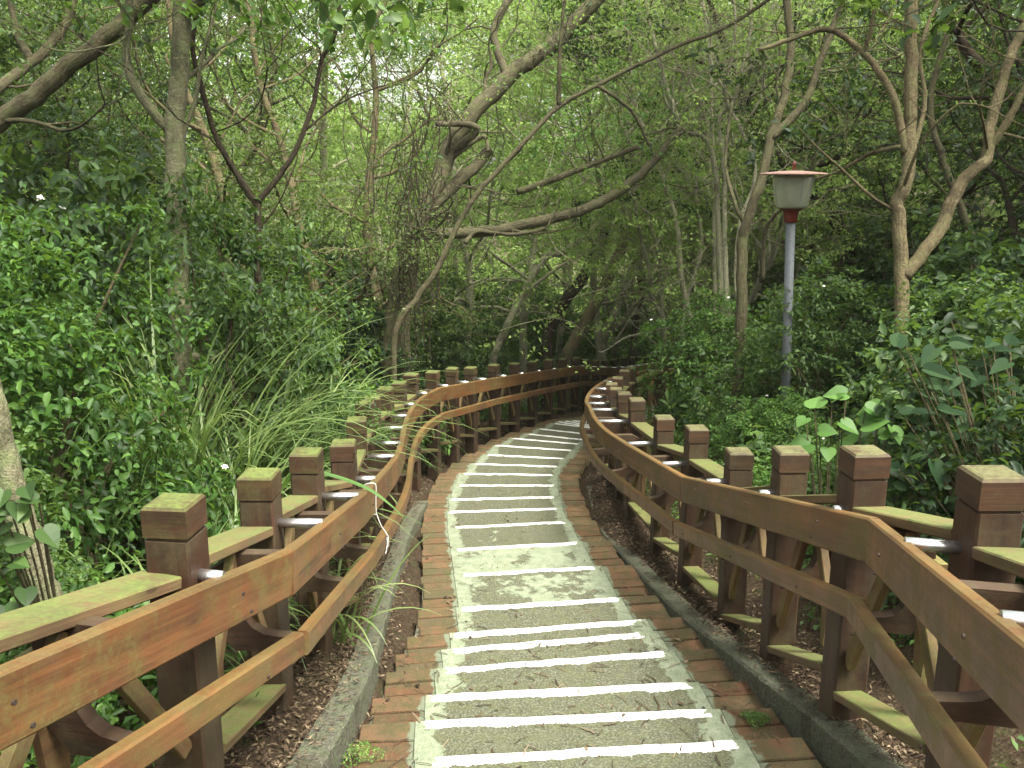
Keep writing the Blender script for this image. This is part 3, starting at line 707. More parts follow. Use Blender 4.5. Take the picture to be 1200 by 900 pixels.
put(2, -3.9, 8.3, .8, (1.4, 2.1), 'dark broad-leaved shrub behind the flowering shrubs on the left', gl)
put(1, -2.5, 9.0, 3.0, (1.1, 1.55), 'green shrub behind the grass tussocks', gl)
put(3, -1.75, 10.5, 1.0, (1.3, 1.7), 'small shrub behind the far curve of the left fence', gl)
put(2, 3.0, 5.0, .2, (.95, 1.0), 'dark shrub with broad leaves behind the tallest right posts', gr)
put(1, 3.3, 6.1, 2.2, (1.1, 1.15), 'bushy green shrub right of the leaning forked trunk', gr)
put(3, 2.2, 6.6, 1.2, (1.0, .95), 'low shrub between the right fence and the lamp', gr)
put(1, 3.2, 9.2, 4.2, (1.15, 1.25), 'mid green shrub hiding the foot of the lamp pole', gr)
put(0, 2.6, 11.3, 5.0, (1.05, 1.15), 'shrub leaning over the bend of the right fence', gr)
put(2, 4.5, 8.4, 3.0, (1.2, 1.3), 'dark shrub right of the lamp behind the forked trunk', gr)
put(0, 2.5, 8.2, 3.3, (.75, .55), 'low bright shrub just left of the lamp', gr)
put(2, 2.5, 3.9, 1.9, (.62, .75), 'small dark shrub behind the nearest right post', gr)
put(0, 4.2, 5.6, 1.4, (.9, 1.2), 'bright shrub at the right edge above the dark leaves', gr)

# --- mid-distance shrubs as countable individuals
r2 = np.random.default_rng(77)
_seen = {}
LM = [(60, 'at the left edge behind the leaning grey trunk'), (170, 'just left of the straight upright trunk'), (260, 'just right of the straight upright trunk'), (350, 'behind the V-forked sapling'),
      (450, 'between the V-forked sapling and the big twisted trunk'), (540, 'behind the big twisted trunk'), (620, 'above the straight run of the far left fence'), (700, 'behind the dark leaning trunk'),
      (770, 'above the last posts of the left fence'), (850, 'between the fence bend and the lamp'), (920, 'directly behind the lamp'), (1000, 'just right of the lamp'), (1090, 'behind the forked pale-brown tree'), (1180, 'right of the forked pale-brown tree'), (9999, 'at the right edge behind the dark broad leaves')]
def where(desc, noun, u, Z):
    lm = next(t for lim, t in LM if u < lim); dist = 'near' if Z < 12 else 'mid-distance' if Z < 18 else 'distant' if Z < 28 else 'farthest'
    l = f'{dist} {desc} {noun} {lm}'; k = _seen.get(l, 0); _seen[l] = k + 1
    return l if k == 0 else l.replace(desc, ('taller ', 'broader ', 'slighter ', 'leafier ', 'barer ', 'straighter ')[min(5, k - 1)] + desc, 1)
k = 0
for (x, y, kd, s) in [(-6, 8.5, 2, 2.2), (-6.8, 11.5, 2, 2.6), (-4.2, 12, 1, 1.6), (-2.6, 13.2, 2, 1.5), (-1.6, 15.6, 1, 1.6), (-3.8, 16.5, 2, 2.0), (-.9, 20.2, 1, 1.5), (1.0, 24.0, 0, 1.9),
                      (-8.5, 14, 1, 2.2), (-1.8, 20.5, 1, 2.0), (3.0, 26.5, 0, 2.2), (.2, 27, 0, 2.4), (4.2, 29, 1, 2.0), (6.0, 13.5, 2, 1.7), (4.6, 14.6, 1, 1.35), (5.5, 17.5, 1, 1.7),
                      (8.2, 12.0, 2, 2.0), (6.7, 9.6, 2, 1.6), (7.5, 17, 2, 2.0), (9.5, 21, 1, 2.2), (7.5, 24, 2, 2.2), (-9, 9.5, 2, 2.0), (6.0, 6.6, 2, 1.3), (-5, 21.5, 2, 2.3), (-8.5, 19.5, 1, 2.4), (-6.5, 16, 1, 2.0), (11, 15, 2, 2.3), (10, 11.5, 1, 1.8)]:
    put(kd, x, y, float(r2.uniform(0, 6.28)), (s * .95, s * .95), where('dark' if kd == 2 else 'bright' if kd == 0 else 'mid green', 'shrub', 600 + x / (y * 1.03) * F, y), 'understorey shrubs')

# --- background trees
GT = 'forest trees behind the stairway'
TP = [tree_proto('forest_tree', 'dense mid green forest tree standing behind the path', 'tree', GT, 31, 10.5, .13, 900, 18, .085, LF_MID, BARK, spread=2.6),
      tree_proto('forest_tree', 'dark evergreen forest tree with glossy leaves behind the path', 'tree', GT, 32, 10, .14, 780, 18, .105, LF_DARK, BARK_DARK, spread=2.6),
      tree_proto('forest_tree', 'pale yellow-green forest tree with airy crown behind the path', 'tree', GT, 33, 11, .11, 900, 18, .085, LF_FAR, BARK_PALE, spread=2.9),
      tree_proto('forest_tree', 'olive vine-hung forest tree behind the left fence', 'tree', GT, 34, 9.5, .12, 850, 18, .07, LF_OLIVE, BARK_BROWN, spread=2.2, low=.12),
      tree_proto('forest_tree', 'slender pale-stemmed tree with many bare crooked twigs', 'tree', 'crooked bare-twigged trees right of centre', 35, 8.0, .055, 420, 14, .075, LF_FAR, BARK_PALE, spread=2.6, gn=.55, depth=3, low=.3)]
tu = set()
def put_tree(k, u, Z, rz, sc, dz=0):
    p = TP[k]; loc = spot(u, Z); lb = where(('mid green', 'dark', 'yellow-green', 'olive', 'pale crooked')[k], 'tree', u, Z)
    if k not in tu: tu.add(k); p.location = loc; p.rotation_euler = (0, 0, rz); p.scale = (sc,) * 3; p['label'] = lb; return p
    return copy_thing(p, loc, rz, sc, lb)
for (k, u, Z, s) in [(3, 120, 13, .6), (1, 210, 15, 1.0), (3, 330, 13.5, .85), (3, 400, 15.5, .9), (0, 300, 19, 1.05), (0, 150, 20, .8), (3, 470, 18, 1.0),
                     (2, 540, 21, 1.0), (2, 420, 24, 1.2), (2, 790, 22, 1.0), (2, 700, 24, 1.0), (2, 610, 22, .9), (2, 480, 28, 1.2), (2, 560, 30, 1.2), (2, 640, 27, .95), (2, 700, 31, 1.2), (2, 760, 28, 1.1), (2, 670, 36, 1.3), (2, 820, 33, 1.2),
                     (2, 860, 25, 1.0), (0, 920, 21, .95), (1, 1000, 17.5, 1.0), (1, 1040, 14, 1.0), (1, 1170, 11.5, .95), (1, 1250, 13.5, 1.0), (1, 1100, 16, 1.0), (1, 180, 15.5, .85), (1, 1000, 21, 1.1), (1, 1110, 19, 1.1), (0, 1220, 16, 1.05), (0, 240, 27, 1.3), (2, 100, 30, .8),
                     (2, 350, 33, 1.4), (2, 880, 30, 1.2), (0, 960, 33, 1.4), (0, 1080, 30, 1.4), (2, 780, 38, 1.4), (2, 480, 42, 1.5), (1, 1250, 24, 1.2), (0, 1180, 35, 1.5), (0, 200, 42, 1.6), (2, 40, 40, .9), (0, 900, 44, 1.6), (0, 1050, 44, 1.6)]:
    put_tree(k, u, Z, float(r2.uniform(0, 6.28)), s)
for (u, Z, s) in [(805, 16.5, .95), (780, 19.5, 1.0), (860, 17, 1.0), (790, 20, 1.1), (890, 19, 1.0), (930, 18, .9), (790, 25, 1.2), (830, 22, 1.2), (815, 18.5, .9), (780, 17.5, 1.1), (850, 20, .95), (790, 26, 1.4), (745, 30, 1.5), (700, 28, 1.4), (850, 28, 1.3), (810, 30, 1.5)]:
    put_tree(4, u, Z, float(r2.uniform(0, 6.28)), s)

# --- hand-placed trunks and limbs seen in the photograph
def limb_tree(label, limbs, mat, crown=None, cat='tree', seed=1, base_ext=True, twigs=0):
    """limbs: list of (points (u,v,Z,[r px])) ; the first is the trunk, from the ground up"""
    rng = np.random.default_rng(seed); m = MB(); tips = []; b0 = None
    for li, (pts, ra, rb) in enumerate(limbs):
        P = [at(*p) for p in pts]
        Zm = pts[0][2]; r_a, r_b = ra / F * Zm, rb / F * pts[-1][2]
        if li == 0:
            if base_ext:
                g = g3(P[0].x, P[0].y, -.15)
                if g.z < P[0].z - .1: P = [g] + P
                else: P[0].z = g.z
            b0 = P[0].copy()
        Q = crom(P, 6); k = len(Q)
        r = [r_a + (r_b - r_a) * i / (k - 1) for i in range(k)]
        if li == 0: r[0] *= 1.25
        jit = .10 * min(r_a, .12)
        Q = [q + Vector(rng.normal(size=3)) * jit for q in Q]
        m.tube(Q, r, 12, True, .05); tips.append(Q[-1]); tips.append(Q[int(k * .7)])
        for _ in range(twigs):
            i = int(rng.integers(k // 3, k)); branchy(m, Q[i].copy(), Vector(rng.normal(size=3)) + Vector((0, 0, .4)), rng.uniform(.5, 1.3), max(.006, r[i] * .3), 1, tips, rng, .6, .1, 5, (1, 2), .003, 5)
    root = empty('forest_tree', b0); tag(root, label, cat)
    m.build('trunk', mat, root, smooth=True)
    if crown:
        n, per, rad, ls, lm, zmin = crown
        tp = np.array([list(t) for t in tips]); tp = tp[tp[:, 2] > b0.z + zmin] if len(tp) else tp
        if len(tp):
            cc = tp[rng.integers(0, len(tp), n)] + rng.normal(size=(n, 3)) * rad
            C, out = cluster_pts(cc, rng.uniform(.1, .28, n), per, rng, .5); V, Fc = leaf_arrays(C, ls, ls * .5, rng, .45, out * .4)
            me = tri_mesh('crown', V, Fc, lm); o = link_mesh('crown', me, None, root); o.matrix_parent_inverse = Matrix.Translation(-b0)
    return root
limb_tree('thick grey trunk leaning to the right across the top left corner',
          [([(-160, 260, 7.2), (-60, 188, 7.2), (0, 143, 7.2), (60, 95, 7.2), (125, 42, 7.2), (210, -40, 7.2), (300, -160, 7.2)], 12.5, 9),
           ([(-90, 190, 7.4), (-20, 118, 8.5), (40, 70, 9), (78, 25, 9.2), (92, -60, 9.4)], 8, 5), ([(40, 72, 9), (20, 40, 9.1), (8, -30, 9.2)], 5, 3)], BARK, (150, 14, .5, .08, LF_MID, 4.4), seed=3, twigs=2)
limb_tree('straight grey trunk rising upright from the left shrubs',
          [([(205, 560, 6.6), (212, 430, 6.6), (208, 330, 6.6), (208, 250, 6.6), (206, 140, 6.6), (212, 60, 6.6), (214, -40, 6.6), (220, -200, 6.6)], 13, 10),
           ([(198, 152, 6.6), (165, 112, 6.5), (148, 70, 6.45), (152, 20, 6.4), (150, -60, 6.3)], 6, 4), ([(210, 20, 6.6), (260, -20, 6.4), (300, -90, 6.2)], 6, 3),
           ([(213, 470, 6.6), (222, 430, 6.5), (230, 415, 6.45)], 6, 5)], BARK_SMOOTH, (120, 12, .45, .09, LF_BRIGHT, 4.9), seed=4, twigs=2)
limb_tree('thin dark V-forked sapling left of centre',
          [([(303, 330, 7), (303, 290, 7), (302, 238, 7)], 5, 4), ([(302, 238, 7), (285, 215, 7), (255, 165, 7), (236, 100, 6.9), (226, 50, 6.9), (240, -30, 6.8)], 4, 2.5),
           ([(302, 238, 7), (340, 188, 7), (365, 130, 7), (377, 70, 7), (394, 35, 6.9), (400, -40, 6.8)], 3.5, 2.2), ([(352, 158, 7), (400, 120, 7.1), (450, 100, 7.2)], 1.6, .8)], BARK_DARK, (70, 10, .35, .09, LF_BRIGHT, 4.2), seed=5, twigs=3)
limb_tree('big twisted trunk leaning right through the centre of the woods',
          [([(470, 410, 13), (476, 350, 13), (482, 285, 13), (513, 212, 13), (540, 150, 13), (600, 88, 13), (650, 50, 13), (690, 10, 13), (760, -50, 13)], 11.5, 8.5),
           ([(500, 245, 13), (540, 210, 13.3), (575, 176, 13.6)], 9, 6), ([(595, 92, 13), (583, 60, 13), (580, 30, 13), (610, -20, 13)], 5, 4),
           ([(525, 180, 13), (560, 150, 12.8), (510, 145, 12.6)], 5, 3), ([(530, 185, 13), (566, 160, 13), (572, 178, 12.9)], 3, 2)], BARK_OLIVE, (80, 12, .6, .09, LF_FAR, 8.0), seed=6, twigs=3)
limb_tree('low bough sweeping right and upward above the far fence',
          [([(455, 420, 12.6), (462, 350, 12.6), (480, 282, 12.6), (490, 275, 12.6), (560, 272, 12.6), (620, 262, 12.6), (680, 247, 12.6), (720, 228, 12.6), (750, 205, 12.6), (800, 150, 12.6)], 8, 5),
           ([(545, 285, 12.5), (560, 272, 12.5), (600, 275, 12.3), (640, 268, 12.2)], 3, 2), ([(605, 225, 12.6), (650, 210, 12.6), (700, 190, 12.7), (750, 172, 12.8)], 4, 3)], BARK_OLIVE, (110, 12, .4, .075, LF_LIME, 4.3), seed=7, twigs=5)
limb_tree('slim pale branch arching from lower left to upper right in mid view',
          [([(462, 400, 11), (488, 350, 11), (510, 318, 11), (550, 240, 11), (600, 182, 11), (655, 125, 11), (700, 100, 11), (780, 60, 11), (850, 32, 11), (930, -20, 11)], 3.8, 2),
           ([(655, 125, 11), (656, 60, 10.9), (664, -20, 10.8)], 3, 1.6), ([(700, 100, 11), (740, 130, 11.2), (760, 170, 11.4)], 2.5, 1.5)], BARK, (30, 10, .5, .07, LF_FAR, 6.5), seed=8, twigs=6)
limb_tree('slender trunk slanting right behind the far fence posts',
          [([(578, 425, 18), (600, 370, 18), (625, 322, 18), (642, 300, 18), (665, 292, 18), (720, 240, 18), (760, 160, 18)], 5, 3), ([(612, 345, 18), (660, 310, 18), (700, 290, 18)], 2.4, 1.4)], BARK_PALE, (60, 12, .6, .1, LF_FAR, 6.5), seed=9, twigs=2)
limb_tree('thick dark leaning trunk right of centre behind the fence bend',
          [([(662, 424, 19.4), (690, 370, 19.4), (715, 320, 19.4), (738, 268, 19.4), (765, 225, 19.4), (790, 130, 19.4), (830, 20, 19.4)], 7.5, 4.5)], BARK_BROWN, (90, 14, 1.0, .10, LF_FAR, 8), seed=10, twigs=4)
limb_tree('mossy broken trunk leaning right beyond the centre shrubs',
          [([(640, 412, 20.5), (652, 368, 20.5), (680, 330, 20.5), (700, 290, 20.5), (722, 250, 20.5)], 7, 6), ([(700, 290, 20.5), (690, 275, 20.5), (692, 262, 20.5)], 4, 2)], BARK_DARK, None, seed=11, twigs=1)
limb_tree('pale leaning trunk above the far end of the left fence',
          [([(702, 418, 22), (718, 372, 22), (738, 322, 22), (772, 258, 22), (800, 190, 22), (840, 90, 22)], 5, 3), ([(712, 395, 22), (750, 350, 22), (775, 310, 22)], 2.5, 1.5)], BARK_PALE, (60, 12, .9, .1, LF_FAR, 8), seed=12, twigs=3)
limb_tree('narrow dark upright trunk above the far end of the fence',
          [([(741, 418, 23), (746, 370, 23), (752, 345, 23), (748, 280, 23), (760, 180, 23)], 5, 3), ([(748, 360, 23), (735, 335, 23), (725, 320, 23)], 2, 1)], BARK_DARK, (60, 12, .9, .1, LF_MID, 8), seed=13, twigs=2)
limb_tree('slim forked trunk just left of the lamp',
          [([(868, 400, 10), (870, 300, 10), (873, 265, 10), (893, 212, 10), (903, 160, 10), (918, 120, 10), (926, 60, 10), (922, 0, 10), (915, -80, 10)], 7, 4),
           ([(903, 162, 10), (942, 122, 10), (960, 75, 10), (988, 0, 10), (1010, -60, 10)], 5, 3), ([(873, 265, 10), (862, 240, 10), (850, 190, 10.2), (858, 120, 10.4)], 2.5, 1.5), ([(893, 330, 10), (897, 270, 9.8), (920, 240, 9.6)], 3, 2)], BARK, (70, 12, .45, .08, LF_MID, 5.4), seed=140, twigs=3)
limb_tree('forked pale-brown tree on the right with a bent lower trunk',
          [([(1020, 540, 7.4), (1030, 490, 7.4), (1046, 435, 7.4), (1056, 380, 7.4), (1055, 300, 7.4), (1052, 240, 7.4), (1064, 205, 7.4), (1068, 100, 7.4), (1067, 0, 7.4), (1066, -120, 7.4)], 9, 7),
           ([(1060, 325, 7.4), (1098, 272, 7.4), (1128, 212, 7.4), (1155, 186, 7.4), (1160, 150, 7.4), (1180, 80, 7.4), (1205, 10, 7.4), (1230, -80, 7.4)], 8, 5),
           ([(1160, 172, 7.4), (1182, 140, 7.3), (1205, 95, 7.2), (1240, 30, 7.1)], 5, 3),
           ([(1061, 180, 7.4), (1045, 110, 7.4), (1010, 60, 7.4), (970, 35, 7.4), (930, 45, 7.4), (890, 58, 7.4)], 5, 2.2),
           ([(1012, 62, 7.4), (1022, 30, 7.3), (1030, -30, 7.2)], 3, 2), ([(1070, 175, 7.4), (1084, 120, 7.5), (1078, 60, 7.6), (1100, 0, 7.7)], 3, 2),
           ([(1056, 172, 7.4), (1020, 180, 7.6), (985, 200, 7.8), (955, 210, 8)], 3, 1.5)], BARK_BROWN, (90, 12, .45, .09, LF_DARK, 5), seed=15, twigs=3)
limb_tree('crooked stem behind the forked tree at the right edge',
          [([(1150, 420, 9), (1145, 340, 9), (1140, 290, 9), (1125, 240, 9), (1105, 190, 9), (1090, 120, 9.1), (1110, 40, 9.2)], 6, 3)], BARK, None, seed=16, twigs=5)
limb_tree('small brown bent trunk close behind the near left plank',
          [([(72, 780, 3.4), (58, 715, 3.4), (38, 650, 3.4), (20, 595, 3.4), (4, 530, 3.4), (-12, 460, 3.4), (-40, 380, 3.4)], 20, 13)], BARK_SMOOTH, None, seed=17)

ST = [('pale sinuous stem curving left to the top, left of the bare thicket', [(815, 415, 14), (800, 330, 14), (790, 250, 14), (762, 170, 14), (744, 120, 14), (735, 40, 14), (722, -40, 14)], 3.6),
      ('pale S-curved stem with a sharp elbow in the middle of the bare thicket', [(848, 410, 13), (843, 300, 13), (838, 200, 13), (827, 163, 13), (803, 153, 13), (789, 125, 13), (778, 91, 13), (758, 10, 13), (750, -60, 13)], 3.8),
      ('pale stem kinking rightwards near the top of the bare thicket', [(852, 405, 12.5), (850, 300, 12.5), (849, 200, 12.5), (843, 141, 12.5), (860, 119, 12.5), (874, 68, 12.5), (880, 28, 12.5), (878, -50, 12.5)], 3.4),
      ('straightest thin stem of the bare thicket left of the lamp', [(838, 410, 13.5), (837, 300, 13.5), (836, 198, 13.5), (834, 136, 13.5), (832, 71, 13.5), (820, -30, 13.5)], 2.8),
      ('pale stem leaning steeply left across the bare thicket', [(858, 400, 14.5), (845, 290, 14.5), (832, 198, 14.5), (826, 136, 14.5), (806, 96, 14.5), (780, 45, 14.5), (748, -40, 14.5)], 3.6),
      ('thin pale stem arching from the fence bend to the upper left', [(780, 415, 16), (775, 350, 16), (770, 290, 16), (744, 215, 16), (735, 160, 16), (700, 90, 16), (690, 20, 16), (660, -50, 16)], 3.4),
      ('pale stem forking low beside the fence bend', [(798, 412, 15), (805, 350, 15), (822, 290, 15), (815, 220, 15), (828, 160, 15), (862, 90, 15), (900, 30, 15), (915, -50, 15)], 3.2),
      ('slim pale stem bowed to the right just left of the lamp', [(872, 410, 12), (862, 330, 12), (868, 260, 12), (885, 205, 12), (868, 150, 12), (850, 110, 12), (862, 30, 12), (850, -60, 12)], 3.0)]
for i, (lb, pts, r_) in enumerate(ST):
    rg = random.Random(i); m_ = len(pts) // 2; u, v, Z = pts[m_]; sg = rg.choice([-1, 1])
    limb_tree(lb, [(pts, r_, r_ * .55), ([(u, v, Z), (u + sg * 25, v - 40, Z + .1), (u + sg * 30, v - 95, Z + .2), (u + sg * 60, v - 150, Z + .3)], r_ * .5, r_ * .25),
                   ([pts[m_ + 1], (pts[m_ + 1][0] - sg * 30, pts[m_ + 1][1] - 20, Z), (pts[m_ + 1][0] - sg * 75, pts[m_ + 1][1] - 35, Z), (pts[m_ + 1][0] - sg * 120, pts[m_ + 1][1] - 80, Z)], r_ * .4, r_ * .2)],
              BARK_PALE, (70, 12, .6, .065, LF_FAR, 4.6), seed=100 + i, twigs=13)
def vines():
    rng = np.random.default_rng(44); b = at(480, 400, 12.2); root = empty('vine_tangle', b); tag(root, 'tangle of thin brown vines hanging round the big twisted trunk', 'vine'); m = MB(); pts_ = []
    for k in range(46):
        u = rng.normal(470, 26); v0, v1 = rng.uniform(90, 230), rng.uniform(330, 430); Z = 12.2 + rng.normal() * .3; P = []
        for j in range(9): P.append(at(u + rng.normal() * 5 + 6 * math.sin(j + k), v0 + (v1 - v0) * j / 8, Z))
        q = crom(P, 3); m.tube(q, rng.uniform(.003, .009), 4, False); pts_ += [list(x) for x in q[::3]]
    m.build('stems', BARK_DARK, root); cc = np.array(pts_); cc = cc[rng.random(len(cc)) < .75]
    C, out = cluster_pts(cc, .16, 7, rng, .8); V, Fc = leaf_arrays(C, .055, .028, rng, .3)
    o = link_mesh('leaves', tri_mesh('leaves', V, Fc, LF_OLIVE), None, root); o.matrix_parent_inverse = Matrix.Translation(-b)
vines()
# --- big light heart leaves, grass, climbers
def broad_leaf_plant(label, spots, size, mat, base, seed=1, name='broad_leaf_plant', asp=1.0):
    rng = np.random.default_rng(seed); root = empty(name, base); tag(root, label, 'plant'); st = MB(); lv = MB()
    for c in spots:
        st.tube(crom([base + Vector(rng.normal(size=3)) * .03, base.lerp(c, .6) + Vector((0, 0, .05)), c], 4), list(np.linspace(.006, .003, 9)), 5, False)
        n = Vector((rng.normal() * .35, -.45 + rng.normal() * .25, .9)).normalized(); a = Vector((rng.normal(), rng.normal() * .6, -.35)); a = (a - n * a.dot(n)).normalized(); b = n.cross(a)
        s = size * rng.uniform(.7, 1.2)
        prof = [(0, 0), (-.10, .16), (-.04, .34), (.14, .46), (.36, .46), (.62, .30), (.84, .12), (1.0, 0)]
        mid = [c + a * (x * s) + n * (-.10 * x * x * s) for x in (0, .14, .36, .62, .84, 1.0)]
        for sg in (1, -1):
            e = [c + a * (x * s) + b * (sg * y * s * asp) + n * (y * .25 * s - .12 * x * x * s) for x, y in prof]
            vs = [mid[0], mid[1], mid[2], mid[3], mid[4], mid[5], e[1], e[2], e[3], e[4], e[5], e[6]]
            fs = [[0, 6, 7, 1], [1, 7, 8], [1, 8, 9, 2], [2, 9, 10, 3], [3, 10, 11, 4], [4, 11, 5]]
            if sg < 0: fs = [f[::-1] for f in fs]
            lv.add(vs, fs)
    st.build('stems', BARK_BROWN, root); lv.build('leaves', mat, root)
rr = np.random.default_rng(5)
b = g3(1.75, 4.6)
sp = [at(u, v, 4.9) for u, v in ((975, 470), (992, 462), (955, 478), (1035, 480), (985, 495), (960, 505), (1010, 500), (945, 490), (1000, 520), (1030, 510), (970, 525), (1045, 500), (950, 520), (1015, 478))]
broad_leaf_plant('plant with large pale lime heart-shaped leaves behind the tallest right post', sp, .125, LF_LIME, b, 2)
b = g3(2.5, 4.0); sp = [at(float(rr.uniform(1050, 1210)), float(rr.uniform(400, 560)), float(rr.uniform(4.2, 5))) for _ in range(60)]
broad_leaf_plant('plant with large dark drooping leaves at the right edge', sp, .13, LF_BROAD, b, 3, asp=.6)
b = g3(-1.75, 3.2); sp = [at(u, v, 3.0) for u, v in ((5, 575), (20, 590), (35, 605), (12, 620), (45, 585), (0, 600), (30, 570), (8, 640), (-10, 590), (50, 620), (15, 660), (-5, 660), (30, 690), (5, 710))]
broad_leaf_plant('sprig of dark oval leaves in front of the small bent trunk', sp, .085, LF_MID, b, 4)
def overhang(label, u0, u1, v1, Z, n, mat, seed, size=.11):
    rng = np.random.default_rng(seed); root = None; m = MB(); pts = []
    o = at(u0 - 120, -120, Z); Cc = []
    for k in range(n):
        e = at(rng.uniform(u0, u1), rng.uniform(-60, v1), Z + rng.uniform(-.5, .5)); md = o.lerp(e, .55) + Vector((0, 0, .25))
        q = crom([o, md, e], 5); m.tube(q, list(np.linspace(.012, .002, len(q))), 5, False)
        for p in q[6:]: Cc.append(list(p))
    root = empty('hanging_branch', o); tag(root, label, 'branch')
    m.build('twigs', BARK_DARK, root)
    cc = np.array(Cc); C, out = cluster_pts(cc, .11, 3, rng); V, Fc = leaf_arrays(C, size, size * .62, rng, .25, None, .5, True)
    ob = link_mesh('leaves', tri_mesh('leaves', V, Fc, mat), None, root); ob.matrix_parent_inverse = Matrix.Translation(-o)
overhang('overhanging branch with broad green leaves at the top left of centre', 350, 530, 55, 5.2, 16, LF_MID, 51)
overhang('overhanging leafy branch beside the straight grey trunk', 250, 390, 70, 6.0, 16, LF_BRIGHT, 52, .085)
overhang('overhanging twig cluster at the upper left beside the leaning trunk', 90, 190, 60, 6.4, 10, LF_MID, 53, .08)

def tussock(label, base, n, length, seed, dirb=(0, 0), group=None):
    rng = np.random.default_rng(seed); V = []; Fc = []; k = 0; seg = 9
    for i in range(n):
        an = rng.uniform(0, 6.283); d = np.array([math.cos(an) + dirb[0], math.sin(an) + dirb[1], 0]); d /= np.linalg.norm(d) + 1e-6
        Lg = length * rng.uniform(.55, 1.2); w0 = rng.uniform(.006, .013); b0 = np.array([rng.normal() * .09, rng.normal() * .09, -.03])
        bend = rng.uniform(.9, 2.6); tilt = rng.uniform(.05, .7); p = b0.copy(); s = np.array([-d[1], d[0], 0])
        for j in range(seg + 1):
            t = j / seg; ang = tilt + bend * t ** 1.6
            ww = w0 * (1 - t ** 2.2) + .0006
            V.append(p - s * ww); V.append(p + s * ww + np.array([0, 0, ww * .3]))
            p = p + (d * math.sin(ang) + np.array([0, 0, math.cos(ang)])) * Lg / seg
        for j in range(seg):
            a = k + 2 * j; Fc.append([a, a + 1, a + 3]); Fc.append([a, a + 3, a + 2])
        k += 2 * (seg + 1)
    me = tri_mesh('grass_tussock', np.array(V), np.array(Fc), GRASS); o = link_mesh('grass_tussock', me, None); o.location = base
    tag(o, label, 'grass', group or 'long grass tussocks behind the left fence'); return o
tussock('tall arching silvery grass tussock behind the left fence curve', g3(-1.9, 6.7, .3), 230, 1.75, 61)
tussock('highest grass tussock rising among the shrubs beside the straight grey trunk', g3(-2.3, 5.9, .4), 220, 2.1, 67)
tussock('arching grass tussock in front of the straight grey trunk', g3(-1.85, 5.5, .2), 170, 1.5, 62)
tussock('long grass tussock pushing through the left planks', g3(-1.55, 4.7), 110, 1.05, 63, (.3, 0))
tussock('grass tussock nearest the left fence corner', g3(-1.65, 3.9), 150, .9, 64)
tussock('far grass tussock beside the fence bend', g3(-1.8, 8.2, .25), 170, 1.6, 65)
tussock('thin grass clump growing beneath the left lower rail', g3(-1.02, 4.6), 28, .75, 66, (.8, -.2))

# --- ground cover and litter (nobody could count them)
def cover(name, label, n, xr, yr, dmin, hh, lsz, mat, seed, dmax=99, clump=9):
    rng = np.random.default_rng(seed); x = rng.uniform(*xr, n // clump); y = rng.uniform(*yr, n // clump)
    d = np.abs(x - np.interp(y, CY, CX)); ok = (d > dmin) & (d < dmax); x, y = x[ok], y[ok]
    h = rng.uniform(.02, hh, len(x)) * (1 + .6 * np.sin(x * 2.1) * np.sin(y * 1.7))
    x = np.repeat(x, clump) + rng.normal(size=len(x) * clump) * .07; y = np.repeat(y, clump) + rng.normal(size=len(y) * clump) * .07; h = np.repeat(h, clump) * rng.uniform(.6, 1.1, len(x))
    C = np.stack([x, y, G(x, y) + np.clip(h, .01, None)], -1); V, Fc = leaf_arrays(C, lsz, lsz * .5, rng, .6)
    o = link_mesh(name, tri_mesh(name, V, Fc, mat), None); tag(o, label, 'ground cover', kind='stuff')
cover('ground_cover', 'low green leafy ground cover beside both fences', 90000, (-7, 8), (1.5, 16), 1.42, .30, .05, LF_BRIGHT, 71)
cover('undergrowth', 'deep green undergrowth covering the forest floor', 190000, (-20, 22), (7, 40), 1.9, .95, .12, LF_MID, 72)
cover('bracken', 'fresh green understorey growth on the far slope', 110000, (-30, 34), (24, 46), 0, 2.6, .17, LF_FAR, 73)
